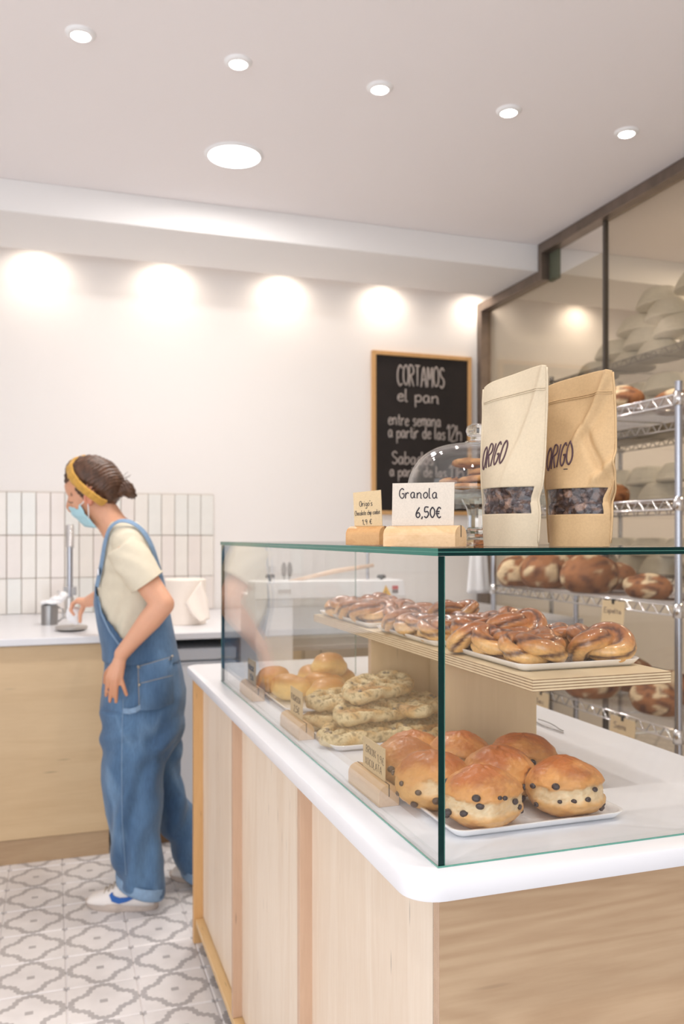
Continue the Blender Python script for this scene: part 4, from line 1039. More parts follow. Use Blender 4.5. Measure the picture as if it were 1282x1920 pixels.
# white cloth hanging at the rack's far end
m_ = MB(); rr = []
for k in range(13):
    z_ = 1.045+.26*k/12; ring = []
    for j in range(40):
        a = 2*math.pi*j/40; r = 1+.22*math.cos(5*a+k*.12)
        ring.append(V((1.955+.055*(1-.35*k/12)*math.cos(a)*r, 3.72+.016*math.sin(a)*r, z_)))
    rr.append(ring)
cl_ = ob('hanging_cloth', m_.rings(rr), M['cloth'], smooth=True); tag(cl_, 'white cloth hanging at the far post of the wire rack', 'cloth')

# ================================================================ BANNETONS behind the partition
bk = rack('steel rack stacked with proofing baskets behind the glass partition', 2.66, 3.12, 2.6, 4.18, [2.19, 1.84, 1.49, 1.13, .6], 2.22, M['steel'], zz=.03)
def basket_mesh(seed, rx, ry, h_):
    n = 72; rr = []; pr = [(1.0, 0), (1.03, .004), (1.02, .010)]+[(1.0-.34*(k/16)**1.5, .010+(h_-.016)*k/16) for k in range(1, 17)]+[(.62, h_-.003), (.5, h_), (.001, h_)]
    for i, (r, z) in enumerate(pr):
        rib = .006*math.sin(i*2.4) if 3 <= i <= 18 else 0
        rr.append([V(((rx*r+rib*.3)*math.cos(a)*(1+.012*math.cos(24*a)), (ry*r+rib*.3)*math.sin(a)*(1+.012*math.cos(24*a)), z)) for a in [2*math.pi*j/n for j in range(n)]])
    me = MB().rings(rr).mesh('basket', True); me.materials.append(M['basket']); return me
bms = [basket_mesh(1, .128, .105, .088), basket_mesh(2, .13, .12, .09)]
cnt = 0
def basket(x, y, z, k, rz, d, tl=0):
    o = bpy.data.objects.new('proofing_basket', bms[k]); C.objects.link(o); o.location = (x, y, z+.0052); o.rotation_euler = (tl, 0, rz)
    tag(o, d, 'basket', 'upturned proofing baskets')
for lvl, zr, rows in (('top shelf', 2.19, [(0, (4.03, 3.76, 3.49, 3.22, 2.95)), (1, (3.89, 3.62, 3.35, 3.08)), (2, (3.70, 3.42, 3.14)), (3, (3.52, 3.2))]),
                      ('second shelf', 1.84, [(0, (4.02, 3.75, 3.48, 3.2)), (1, (3.88, 3.6, 3.32, 3.05)), (2, (3.72, 3.44, 3.16))]),
                      ('third shelf', 1.49, [(0, (4.0, 3.74, 3.47, 3.2)), (1, (3.87, 3.6, 3.33, 3.06))]),
                      ('fourth shelf', 1.13, [(0, (4.0, 3.73, 3.46, 3.19)), (1, (3.86, 3.58, 3.3))])):
    for r, ys in rows:
        for q, y in enumerate(ys):
            pos = ['leftmost', 'second from the left', 'third from the left', 'fourth from the left', 'fifth from the left'][q]
            basket(2.86+.03*math.sin(q*2.1+r), y, zr+r*.090, 0, 1.57+.1*math.sin(q*3+r), 'pale upturned proofing basket on the %s, %s row, %s' % (lvl, ('bottom', 'second', 'third', 'top')[r], pos))

# ================================================================ BREAD SLICER (floor standing, behind the case)
SYF = 3.32
def sp(px, py): return onY(px, py, SYF)
t = thing('bread_slicer', 'white floor standing bread slicing machine behind the glass case', 'slicer', (1.1, 3.45, 0))
a = sp(478, 1092); b = sp(758, 1118)
m_ = MB().prism([(a.x, SYF, b.z), (b.x+.01, SYF, b.z), (b.x-.005, SYF, a.z), (a.x, SYF, a.z+.002)], (0, .14, 0))
ob('hood', m_, M['white'], t, world=True, bevel=.004)
a2 = sp(480, 1118); b2_ = sp(551, 1240)
ob('column', MB().box((a2.x, SYF+.01, .02), (b2_.x, SYF+.30, a2.z-.002)), M['white'], t, world=True, bevel=.006)
ob('crumb_tray', MB().box((b2_.x+.001, SYF+.02, .855), (b.x-.02, SYF+.27, .875)), M['steel'], t, world=True, bevel=.004)
ob('rear_panel', MB().box((b2_.x+.001, SYF+.24, .876), (b.x-.02, SYF+.26, a2.z-.002)), mat('slicer_panel', (222, 220, 214), .4), t, world=True)
ob('far_leg', MB().box((b.x-.07, SYF+.05, .02), (b.x-.021, SYF+.22, .854)), M['white'], t, world=True, bevel=.004)
for px in (512, 723):
    q = sp(px, 1092)
    ob('knob', MB().lathe([(.006, 0), (.006, .014), (.018, .016), (.020, .024), (.014, .030), (.001, .031)], (q.x, SYF+.05, q.z), 20), M['black'], t, world=True, auto=True)
q = sp(724, 1118); w1 = sp(715, 1117); w2 = sp(734, 1117); w3 = sp(723, 1097)
ws = ob('warning_sign', MB().prism([(w1.x, SYF-.0015, w1.z), (w2.x, SYF-.0015, w2.z), (w3.x, SYF-.0015, w3.z)], (0, .0014, 0)), M['yellow'], t, world=True)
ob('exclamation_mark', MB().box((w3.x-.0015, SYF-.002, w1.z+.008), (w3.x+.0015, SYF-.0016, w1.z+.022)).box((w3.x-.0015, SYF-.002, w1.z+.003), (w3.x+.0015, SYF-.0016, w1.z+.006)), M['black'], ws, world=True)
w1 = sp(735, 1112); w2 = sp(746, 1098)
ob('safety_label', MB().box((w1.x, SYF-.0015, (w1.z+w2.z)/2), (w2.x, SYF-.0001, w2.z)), M['red'], t, world=True)
ob('safety_label', MB().box((w1.x, SYF-.0015, w1.z), (w2.x, SYF-.0001, (w1.z+w2.z)/2-.001)), mat('label_grey', (120, 112, 112), .6), t, world=True)
w1 = sp(521, 1113); w2 = sp(545, 1105)
ob('maker_plate', MB().box((w1.x, SYF-.0015, w1.z), (w2.x, SYF-.0001, w2.z)), mat('plate_grey', (196, 190, 186), .5), t, world=True)
q1, q2 = sp(703, 1088), sp(703, 1046)
ob('lever_post', MB().tube([(q1.x, SYF+.09, q1.z-.01), (q1.x, SYF+.09, q2.z+.02)], .007, 14).lathe([(.001, 0), (.016, .0), (.016, .012), (.001, .012)], (q1.x, SYF+.09, q2.z+.02), 16), M['chrome_d'], t, world=True, auto=True)
la, lb, lc = sp(535, 1096), sp(640, 1072), sp(712, 1061)
ob('lever', MB().tube([(la.x, SYF+.075, la.z), (lb.x, SYF+.075, lb.z), (lc.x, SYF+.075, lc.z)], [.006, .011, .008], 14), mat('lever_wood', (224, 196, 172), .35, coat=.4), t, world=True, smooth=True)
# plastic boxes stacked on the worktop left of the slicer
def crate(px0, px1, y_, z_, h_, label, m):
    a, b = onY(px0, 1100, y_), onY(px1, 1100, y_); w_ = b.x-a.x
    t = thing('storage_box', label, 'box', (a.x+w_/2, y_+.09, z_))
    ob('tub', MB().rings([[V((s*w_/2*k, u*.08*k, zz_)) for s, u in ((-1, -1), (1, -1), (1, 1), (-1, 1))] for k, zz_ in ((.9, 0), (1, h_-.01), (.97, h_-.01), (.87, .004))]), m, t, bevel=.003)
    ob('lid', MB().box((-w_/2-.004, -.085, h_-.0095), (w_/2+.004, .085, h_)), m, t, bevel=.003)
crate(566, 622, 3.95, BT+.0003, .13, 'translucent plastic box on the rear worktop behind the slicer column', mat('clear_plastic', (214, 220, 214), .2, spec=.6))
# whisk and spatulas in a holder
t = thing('utensil_cup', 'small steel cup of spatulas on the rear worktop behind the slicer', 'utensils', (onY(537, 1100, 4.3).x, 4.3, BT))
ob('cup', MB().lathe([(.001, 0), (.035, 0), (.037, .12), (.034, .12), (.032, .004), (.001, .004)], n=24), M['steel'], t, auto=True)
for k, (dx, rt) in enumerate(((-.012, .10), (.014, -.06))):
    ob('spatula', MB().tube([(dx*.5, 0, .01), (dx, 0, .2)], .004, 8).ell((dx*1.2, 0, .235), (.014, .004, .04)), mat('grey_nylon', (116, 112, 108), .5), t, smooth=True)

# ================================================================ REAR WORKTOP OBJECTS
q = onZ(131, 1143, BT); fy = 4.50; fx = onY(131, 1100, fy).x
t = thing('faucet', 'tall chrome spring faucet on the rear worktop beside the worker', 'faucet', (fx, fy, BT))
ob('base', MB().lathe([(.001, 0), (.034, 0), (.034, .008), (.022, .014), (.020, .10), (.016, .104), (.001, .104)], n=24), M['chrome'], t, auto=True)
ob('riser', MB().tube([(0, 0, .10), (0, 0, .36)], .0145, 18), M['chrome_d'], t, auto=True)
pts = []
for k in range(240):
    a = k*.55; z_ = .355+.11*k/240; pts.append((.017*math.cos(a), .017*math.sin(a), z_))
ob('spring', MB().tube(pts, .0042, 6), M['chrome'], t, smooth=True)
ob('handle', MB().tube([(-.015, 0, .095), (-.06, -.01, .135)], .006, 10), M['chrome'], t, smooth=True)
ob('hose_clip', MB().obox((.0, 0, .135), (.032, 0, 0), (0, .012, 0), (0, 0, .022)), M['steel'], t, bevel=.004)
q = onZ(93, 1171, BT)
t = thing('steel_cup', 'small perforated steel cup on the rear worktop, left of the faucet', 'cup', (q.x, q.y, BT))
cupm = MB()
for k in range(12): cupm.lathe([(.036, .004+k*.0072), (.0385, .005+k*.0072), (.0385, .008+k*.0072), (.036, .009+k*.0072)], n=28, cap=False)
ob('cup_wall', cupm.lathe([(.001, 0), (.036, 0), (.0365, .09), (.034, .09), (.033, .004), (.001, .004)], n=28, cap=False), M['steel'], t, auto=True)
ob('cup_handle', MB().tube([(.036, 0, .08), (.058, 0, .07), (.06, 0, .03), (.037, 0, .012)], .004, 8), M['steel'], t, smooth=True)
q = onZ(134, 1182, BT)
t = thing('scale_plate', 'flat grey scale on the rear worktop under the worker hand', 'scale', (q.x, q.y, BT))
ob('platform', MB().lathe([(.001, .004), (.058, .004), (.068, .008), (.068, .018), (.064, .020), (.001, .020)], n=48), mat('grey_metal', (176, 170, 164), .35, metal=.3), t, auto=True)
ob('foot', MB().lathe([(.001, 0), (.05, 0), (.054, .0038), (.001, .0039)], n=32), M['dark'], t, auto=True)
q = W(107, 1128, 4.2)
cm_ = remesh(MB().ell((0, 0, 0), (.05, .03, .012)).ell((.03, 0, .016), (.035, .025, .014)).ell((.055, 0, .03), (.02, .02, .02)), .004, 3, 'rag')
displace(cm_, lambda p, n: .006*noise.noise(p*50))
q = onZ(93, 1171, BT); o = link('folded_cloth', cm_, M['cloth']); o.location = (q.x+.005, q.y, BT+.0905+.011); tag(o, 'crumpled white cloth lying on the perforated steel cup', 'cloth')
q = onZ(349, 1170, BT)
t = thing('paper_towel_roll', 'large white paper towel roll on the rear worktop behind the worker', 'paper towel', (q.x, q.y+.02, BT))
ob('roll', MB().lathe([(.001, .0), (.092, .0), (.095, .004), (.095, .205), (.092, .209), (.03, .210), (.025, .205), (.024, .02), (.001, .02)], n=56), M['paper'], t, auto=True)
# loose sheet folded down in front
sm = MB(); P0 = [(-.02, -.106, .10), (.055, -.100, .205), (.085, -.098, .12), (.095, -.10, .03), (.05, -.115, .015), (.01, -.118, .05)]
sm.add([V(p) for p in P0], [(0, 1, 2, 5), (5, 2, 3, 4)])
me = sm.mesh('sheet', True, fix=False); bm = bmesh.new(); bm.from_mesh(me); bmesh.ops.subdivide_edges(bm, edges=bm.edges[:], cuts=5, use_grid_fill=True); bm.to_mesh(me); bm.free()
for v in me.vertices: v.co.y -= .012*abs(math.sin(v.co.x*40+v.co.z*14))
so = link('loose_sheet', me, M['paper'], t); sd = so.modifiers.new('s', 'SOLIDIFY'); sd.thickness = .0012
# ================================================================ WORKER
WD = 3.12                                     # depth of the body's middle plane
def B(px, py, dd=0): return W(px, py, WD+dd)
SD = ray(250, 1006); SD.z = 0; SD.normalize()          # away from the viewer = her right side
FD = V((-SD.y, SD.x, 0))                                # her facing direction (image left)
person = thing('person', 'woman in denim overalls, beige t-shirt, mustard headband and blue mask leaning over the rear worktop', 'person', tuple(B(262, 1700)*1.0)[:2]+(0,))
root = V(person.location)
def pring(y, xl, xr, s, dd=0, pw=.85, dy=0):
    """horizontal ring between two outline columns; s = half thickness along depth; dy tilts it"""
    a, b = B(xl, y+dy, dd), B(xr, y-dy, dd); return ((a+b)/2, (b-a)/2, SD*s, pw)
def local(me): shift_mesh(me, root); return me
# ---- body: one continuous surface
bd = MB()
hc = B(180, 905)                               # skull centre
bd.ell(hc, (.098, .077, .088), Matrix(((1, 0, 0), (0, 1, 0), (0, 0, 1))).to_3x3() @ Matrix.Rotation(.30, 3, SD) )
bd.ell(B(155, 935), (.052, .058, .060)); bd.ell(B(162, 958), (.036, .044, .034))                    # face, jaw
bd.ell(B(143, 912), (.042, .058, .048))                                                             # brow
bd.chain([(B(133, 930), .010), (B(129, 950), .011), (B(134, 956), .012)])                           # nose
bd.ell(B(134, 937, -.034), (.013, .012, .009)); bd.ell(B(148, 946, -.045), (.02, .014, .02))         # eye lid, cheek
bd.cap_(B(168, 938), .060, B(196, 968), .052)
bd.chain([(B(190, 950), .050), (B(212, 985), .053), (B(228, 1005), .062)])                          # neck
bd.loft([pring(985, 205, 262, .10), pring(1005, 203, 278, .155), pring(1040, 198, 292, .165), pring(1090, 190, 302, .145), pring(1150, 196, 312, .135), pring(1210, 204, 325, .13),
         pring(1270, 208, 334, .145), pring(1340, 208, 330, .145)])
# legs and feet (inside the clothes)
for lg in ([(B(252, 1330, -.075), .070), (B(250, 1480, -.09), .052), (B(262, 1640, -.09), .034), (B(260, 1680, -.09), .028)], [(B(288, 1330, .075), .070), (B(316, 1490, .10), .050), (B(362, 1610, .14), .034), (B(376, 1638, .165), .030)]):
    bd.chain(lg)
bd.chain([(B(256, 1688, -.085), .024), (B(196, 1697, -.08), .016)]); bd.chain([(B(376, 1640, .165), .028), (B(340, 1650, .17), .018)])
# near (left) arm
sh, el, wr = B(240, 1040, -.16), B(305, 1133, -.22), B(228, 1226, -.215)
bd.chain([(sh, .044), (sh.lerp(el, .5), .044), (el, .040), (el.lerp(wr, .3), .040), (el.lerp(wr, .75), .029), (wr, .0255)])
kn = [B(203, 1270, -.222), B(210.5, 1275, -.234), B(218, 1275, -.236), B(226, 1270, -.228)]
for i, k in enumerate(kn): bd.cap_(wr+(k-wr)*.12, .0185, k, .0105)
tips = [[B(200, 1290, -.222), B(199, 1304, -.216)], [B(207.5, 1298, -.234), B(206, 1315, -.226)], [B(218, 1299, -.236), B(217.5, 1316, -.228)], [B(232, 1288, -.230), B(237, 1303, -.224)]]
for k, tp in zip(kn, tips): bd.chain([(k, .0088), (tp[0], .0078), (tp[1], .0068)], n=10)
bd.chain([(wr.lerp(kn[0], .35)+SD*.012, .013), (B(199, 1262, -.165), .0095), (B(197, 1280, -.155), .008)], n=10)     # thumb
# far (right) arm reaching over the worktop
rsh, rel, rwr = B(226, 1040, .14), B(214, 1108, .34), B(166, 1128, .47)
bd.chain([(rsh, .050), (rsh.lerp(rel, .5), .044), (rel, .038), (rel.lerp(rwr, .5), .034), (rwr, .025)])
pk = B(148, 1130, .50)
for q in range(4):
    o_ = SD*(-.024+.016*q)
    k0 = B(146, 1126, .50)+o_; bd.cap_(rwr+o_*.6, .018, k0, .012)
    bd.chain([(k0, .0095), (B(136, 1131+q, .50)+o_, .0085), (B(133, 1143+q, .50)+o_, .0078), (B(139, 1152, .50)+o_, .007)], n=10)
bd.chain([(B(156, 1138, .48), .012), (B(150, 1152, .465), .0095), (B(150, 1166, .465), .008)], n=10)
me = remesh(bd, .0042, 5, 'body')
skin, skin2, lip = lin((224, 170, 140)), lin((206, 148, 114)), lin((196, 120, 100))
brow = B(132, 927, -.048)
def skc(p, n):
    c = mixc(skin, skin2, sst(-.3, .5, noise.noise(p*7)))
    if (p-brow).length < .007: c = mixc(c, lin((120, 84, 66)), .8)
    return c
paint(me, skc); local(me)
body = link('body', me, M['skin'], person)
# ear
em = MB(); ec = B(166, 934, -.076)
em.ell(ec, (.018, .010, .030)); em.tube([ec+SD*-.010+FD*(.012*math.cos(a))*-1+V((0, 0, .026*math.sin(a))) for a in [math.pi*k/10-.9 for k in range(16)]], .0045, 8)
me = remesh(em, .0022, 2, 'ear'); paint(me, lambda p, n: lin((222, 150, 124))); local(me); link('ear', me, M['skin'], person)
# closed-looking lowered eye with lashes
ob('eyelashes', MB().tube([B(128, 940, -.030), B(132, 942.5, -.042), B(137, 942, -.049)], .0016, 6), M['hair'], person, world=True, smooth=True)

# ---- hair
hm = MB(); R_ = Matrix.Rotation(.42, 3, SD)
hm.ell(B(179, 897), (.100, .084, .084), R_); hm.ell(B(194, 908), (.078, .078, .076)); hm.ell(B(203, 925), (.045, .06, .048)); hm.ell(B(160, 884), (.072, .076, .058))
hm.cap_(B(150, 915, -.055), .020, B(160, 932, -.06), .012); hm.cap_(B(133, 893, -.03), .024, B(131, 903, -.02), .02)
me = remesh(hm, .0042, 4, 'hair')
displace(me, lambda p, n: .0013*math.sin(((p-hc).dot(V((0, 0, 1)))*.8+(p-hc).dot(FD)*.55+.25*(p-hc).dot(SD))*520+5*noise.noise(p*18)))
local(me); link('hair', me, M['hair'], person)
bn = MB(); bc = B(235, 921)
for q in range(4):
    ax = V((noise.noise(V((q, 1, 1))), noise.noise(V((1, q*2.1, 1))), .3)).normalized(); u_ = ax.orthogonal().normalized(); w_ = ax.cross(u_)
    bn.tube([bc+(u_*math.cos(a)+w_*math.sin(a))*(.027+.004*math.sin(3*a+q))+ax*.014*math.sin(2*a) for a in [2*math.pi*k/24 for k in range(24)]], .0125, 8, loop=True)
bn.ell(bc, (.022, .020, .022)); bn.chain([(B(210, 925), .022), (bc, .018)])
me = remesh(bn, .0035, 2, 'bun'); displace(me, lambda p, n: .0025*math.sin(p.x*420+p.z*380+5*noise.noise(p*40)))
local(me); link('hair_bun', me, M['hair'], person)
sm_ = MB(); rnd = random.Random(3)
for q in range(16):
    a = B(rnd.uniform(205, 240), rnd.uniform(895, 925), rnd.uniform(-.05, .03)); d = V((rnd.uniform(-.3, 1)*.03, rnd.uniform(-.01, .01), rnd.uniform(-.3, 1)*.03))
    sm_.tube([a, a+d*.6+V((0, 0, .004)), a+d], .0009, 4)
tag(ob('loose_strands', sm_, M['hair'], person, world=True, smooth=True), kind='stuff')
# ---- headband: wide twisted knit band
near = [(152, 860, 0), (140, 864, -.03), (131, 876, -.052), (134, 891, -.071), (146, 907, -.087), (160, 919, -.095), (173, 929, -.094), (184, 937, -.085), (195, 943, -.06)]
far_ = [(x, y, -d) for x, y, d in reversed(near[1:])]
path = [B(*p) for p in far_]+[B(*p) for p in near]
def band_frame(i):
    t_ = (path[min(i+1, len(path)-1)]-path[max(i-1, 0)]).normalized(); o_ = (path[i]-B(178, 905)).normalized(); o_ = (o_-t_*o_.dot(t_)).normalized(); return t_, o_, t_.cross(o_)
rr = []
for i in range(len(path)):
    t_, o_, s_ = band_frame(i); wdt = .019+.004*math.cos((i-8)*.5)
    rr.append([path[i]+s_*wdt*math.cos(a)+o_*(.0075*math.sin(a)+.003) for a in [2*math.pi*j/20 for j in range(20)]])
bm_ = MB().rings(rr); me = remesh(bm_, .0032, 3, 'headband'); displace(me, lambda p, n: .0018*noise.noise(p*70)); local(me); link('headband', me, M['mustard'], person)
# ---- surgical mask with pleats and ear loops
mk = MB(); rows = []
for i in range(11):
    v = i/10; ring = []
    for j in range(17):
        u = -1+2*j/16
        # centre line runs down the nose and chin, the edges reach towards the ears
        cxm = 127+v*30; cym = 951+v*40
        px = cxm-4*math.sin(math.pi*min(1, v*1.3))+abs(u)**1.7*(24-1*v); py = cym-abs(u)**1.4*(6-5*v)-(4*v*(1-abs(u))); dd = u*.070*(1-.12*abs(2*v-1))
        p_ = B(px, py, dd); p_ += FD*(.002*math.sin(v*18)); ring.append(p_)
    rows.append(ring)
mk.rings(rows, closed=False, cap=False)
me = mk.mesh('mask', True, fix=False); local(me); mo = link('face_mask', me, M['mask'], person); sd = mo.modifiers.new('s', 'SOLIDIFY'); sd.thickness = .002
for y0_, e_y, x0_ in ((948, 931, 150), (973, 945, 166)):
    ob('ear_loop', MB().tube([B(x0_, y0_, -.066), B((x0_+166)/2, (y0_+e_y)/2, -.078), B(165, e_y, -.084)], .0022, 6), M['cloth'], mo, world=False if False else True, smooth=True)

# ---- t-shirt
ts = MB(); tor = [pring(978, 207, 257, .085), pring(990, 201, 270, .14), pring(1008, 197, 281, .172), pring(1045, 192, 295, .176), pring(1090, 184, 303, .158), pring(1130, 181, 309, .148), pring(1175, 188, 318, .142), pring(1235, 197, 330, .142)]
ts.loft(tor, 40)
A_ = FD*.82-V((0, 0, .57))
ts.loft([(sh.lerp(el, -.2), A_*.060, SD*.060), (sh.lerp(el, .1), A_*.067, SD*.064), (sh.lerp(el, .35), A_*.066, SD*.066), (sh.lerp(el, .52), A_*.063, SD*.064), (sh.lerp(el, .56), A_*.0625, SD*.063)], 30)
rs2 = rsh.lerp(rel, .7); ts.cap_(rsh, .062, rs2, .060)
ts.cap_(B(240, 1020, -.12), .06, B(240, 1020, .12), .06)
me = remesh(ts, .005, 4, 'shirt')
def fold(p, n):
    q = p-sh; d = .0022*noise.noise(p*12)
    if n.dot(SD) < .4:
        d += .0030*math.sin((q.dot(FD)*.55-q.z*1.0)*105+4*noise.noise(p*7))*math.exp(-(q-V((0, 0, -.05))).length_squared/.010)
        q2 = p-B(215, 1170, -.14); d += .0036*math.sin((q2.dot(FD)*1.2+q2.z*.5)*80+3*noise.noise(p*6))*math.exp(-q2.length_squared/.012)
    return d
displace(me, fold); local(me); link('t_shirt', me, M['shirt'], person)
cu = sh.lerp(el, .548)
ob('sleeve_hem', MB().tube([cu+A_*.0625*math.cos(a)+SD*.0632*math.sin(a) for a in [2*math.pi*k/28 for k in range(28)]], .0028, 6, loop=True), M['shirt'], person, world=True, smooth=True)

# ---- overalls
ov = MB()
ov.loft([pring(1212, 195, 330, .152), pring(1250, 196, 340, .170), pring(1290, 192, 348, .182), pring(1340, 189, 347, .186), pring(1385, 188, 338, .180), pring(1420, 200, 315, .16)], 40)
ov.loft([pring(1330, 190, 312, .095, -.085), pring(1400, 189, 309, .102, -.085), pring(1460, 192, 308, .102, -.09), pring(1520, 197, 307, .098, -.09), pring(1570, 204, 306, .094, -.09), pring(1620, 213, 305, .092, -.09),
         pring(1650, 219, 304.5, .090, -.09, dy=-10), pring(1664, 222, 304.5, .088, -.09, dy=-14)], 32)
ov.loft([pring(1330, 235, 347, .095, .085), pring(1400, 256, 340, .100, .085), pring(1450, 268, 334, .100, .09), pring(1490, 280, 350, .096, .10), pring(1540, 296, 368, .092, .11), pring(1590, 318, 384, .088, .12),
         pring(1625, 334, 392, .086, .12), pring(1640, 340, 396, .085, .12)], 32)
me = remesh(ov, .0055, 4, 'overalls')
def fold2(p, n):
    h_ = p.z; d = .007*noise.noise(V((p.x*11, p.y*11, p.z*3.4)))+.002*noise.noise(p*26)+.005*(.3-abs(noise.noise(V((p.x*9+3, p.y*9, p.z*5+p.x*8)))))
    d += .0075*math.sin(p.dot(FD)*70+p.z*16+3.5*noise.noise(p*5))*sst(.75, .3, h_)*(1 if n.dot(SD) < .5 else .4)
    d += .006*math.sin(p.z*60+p.dot(FD)*30+3*noise.noise(p*6))*math.exp(-((h_-.60)/.12)**2)
    return d
hold = {}
fv = [fold2(v.co, v.normal) for v in me.vertices]
displace(me, fold2)
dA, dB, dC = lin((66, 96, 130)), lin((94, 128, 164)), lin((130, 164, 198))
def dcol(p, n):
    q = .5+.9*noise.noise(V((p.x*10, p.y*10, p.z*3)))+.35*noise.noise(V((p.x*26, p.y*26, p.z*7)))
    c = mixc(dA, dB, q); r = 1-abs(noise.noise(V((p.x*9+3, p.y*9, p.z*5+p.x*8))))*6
    return mixc(c, dC, max(0, r)*.55*sst(-.3, .3, noise.noise(p*5+V((7, 0, 0)))))  # ridge fade painted into the denim as highlights for the folds
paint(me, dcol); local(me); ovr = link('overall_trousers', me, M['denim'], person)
# upper bib and back panel: a shell over the shirt, cut away at the side
n = 56; rws = []; ys = [1240-6*i for i in range(32)]
def interp(y):
    prev = None
    T = [(1000, 195.5, 280, .176), (1045, 190.5, 297, .180), (1090, 182, 305, .164), (1130, 179.0, 311.5, .155), (1175, 186, 321, .150), (1215, 194, 329, .155), (1245, 195.5, 336, .166)]
    for q in T:
        if q[0] >= y:
            if prev is None: return q[1:]
            k = (y-prev[0])/(q[0]-prev[0]); return tuple(prev[i]*(1-k)+q[i]*k for i in (1, 2, 3))
        prev = q
    return T[-1][1:]
m_ = MB(); pts = []; keep = []
for y in ys:
    xl, xr, s_ = interp(y); c_, A_, B_, pw = pring(y, xl, xr, s_+.004); A_ = A_*1.03
    pts.append([c_+A_*math.copysign(abs(math.cos(a))**.85, math.cos(a))+B_*math.copysign(abs(math.sin(a))**.85, math.sin(a)) for a in [2*math.pi*j/n for j in range(n)]])
vv = [p for r in pts for p in r]; ff = []
for i in range(len(ys)-1):
    for j in range(n):
        a = 2*math.pi*(j+.5)/n; fx_ = -math.cos(a); side = abs(math.sin(a))     # fx_=1 front, -1 back
        # upper limit of the denim by direction (pixel rows)
        if fx_ > .12: top = 1092+(1-fx_)**.8*128
        else: top = 1092+max(0, 1+fx_-.12)**2*112
        if ys[i] > top: ff.append((i*n+j, i*n+(j+1) % n, (i+1)*n+(j+1) % n, (i+1)*n+j))
m_.add(vv, ff); me = m_.mesh('bib', True, fix=False)
bm = bmesh.new(); bm.from_mesh(me); bmesh.ops.delete(bm, geom=[v for v in bm.verts if not v.link_faces], context='VERTS'); bmesh.ops.recalc_face_normals(bm, faces=bm.faces)
for _ in range(6): bmesh.ops.smooth_vert(bm, verts=[v for v in bm.verts if v.is_boundary], factor=.5, use_axis_x=True, use_axis_y=True, use_axis_z=True)
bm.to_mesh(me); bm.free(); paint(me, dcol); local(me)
o = link('overall_bib', me, M['denim'], person); sd = o.modifiers.new('s', 'SOLIDIFY'); sd.thickness = .003; sd.offset = 1
# straps
def strap(pts, w_=.0095, nm='strap', m=M['denim_l']):
    P = [B(*p) for p in pts]; Q = []
    for i in range(len(P)-1):
        p0, p1, p2, p3 = P[max(i-1, 0)], P[i], P[i+1], P[min(i+2, len(P)-1)]
        for k in range(5):
            t_ = k/5; Q.append(.5*((2*p1)+(p2-p0)*t_+(2*p0-5*p1+4*p2-p3)*t_*t_+(3*p1-p0-3*p2+p3)*t_**3))
    Q.append(P[-1]); rr = []; cc = B(245, 1080)
    for i, p_ in enumerate(Q):
        t_ = (Q[min(i+1, len(Q)-1)]-Q[max(i-1, 0)]).normalized(); o_ = p_-cc; o_ = (o_-t_*o_.dot(t_)).normalized(); s_ = t_.cross(o_)
        rr.append([p_+s_*w_*a+o_*b for a, b in ((-1, -.001), (1, -.001), (1, .0025), (-1, .0025))])
    return ob(nm, MB().rings(rr), m, person, world=True, auto=True)
for sg in (-1, 1):
    strap([(182, 1100, sg*.085), (190, 1062, sg*.10), (197, 1020, sg*.115), (205, 993, sg*.125), (222, 978, sg*.13), (244, 979, sg*.13), (266, 994, sg*.125), (283, 1022, sg*.115), (295, 1058, sg*.09), (305, 1095, sg*.06), (310, 1125, sg*.05)])
    q = B(187, 1072, sg*.105)
    ob('buckle', MB().obox(q+FD*.004, SD*.018, FD*.003, V((0, 0, .012)), 0), M['chrome_d'], person, world=True, bevel=.002)
# pocket with stitching, hammer loop, rivets
def spline_on(pts, r, nm, m, nn=6): return ob(nm, MB().tube([B(*p) for p in pts], r, nn), m, person, world=True, smooth=True)
pk_ = [(258, 1250, -.186), (290, 1241, -.183), (322, 1231, -.150), (325, 1262, -.158), (325, 1318, -.158), (296, 1330, -.190), (262, 1332, -.198), (260, 1290, -.196)]
po = MB(); pp = [B(*p)-SD*.004 for p in pk_]; cc_ = sum(pp, V((0, 0, 0)))/8-SD*.004
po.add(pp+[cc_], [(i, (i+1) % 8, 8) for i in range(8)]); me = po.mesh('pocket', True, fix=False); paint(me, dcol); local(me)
o = link('hip_pocket', me, M['denim'], person); sd = o.modifiers.new('s', 'SOLIDIFY'); sd.thickness = .003
for a, b in (((258, 1250, -.192), (323, 1231, -.156)), ((258, 1254, -.193), (323, 1235, -.157)), ((260, 1282, -.199), (325, 1266, -.164)), ((259, 1252, -.192), (261, 1332, -.206))):
    spline_on([a, ((a[0]+b[0])/2, (a[1]+b[1])/2, (a[2]+b[2])/2-.009), b], .0010, 'stitch_line', M['stitch'])
for p_ in ((259, 1250, -.196), (323, 1230, -.160), (261, 1284, -.203)):
    ob('rivet', MB().ell(B(*p_), (.0045, .0045, .0045), n=10), M['stitch'], person, world=True, smooth=True)
ob('hammer_loop', MB().rings([[B(x, y-5, d)+SD*0, B(x, y+5, d), B(x, y+5, d-.004), B(x, y-5, d-.004)] for x, y, d in ((231, 1333, -.196), (243, 1334, -.208), (255, 1331, -.210), (264, 1325, -.200))]), M['denim_l'], person, world=True, bevel=.001)
spline_on([(231, 1310, -.198), (229, 1360, -.196), (228, 1440, -.197), (229, 1540, -.190), (236, 1640, -.185)], .0014, 'side_seam', M['denim_l'])
spline_on([(184, 1118, -.09), (190, 1150, -.125), (205, 1183, -.148), (222, 1207, -.158), (236, 1218, -.162)], .003, 'bib_edge', M['denim_l'])
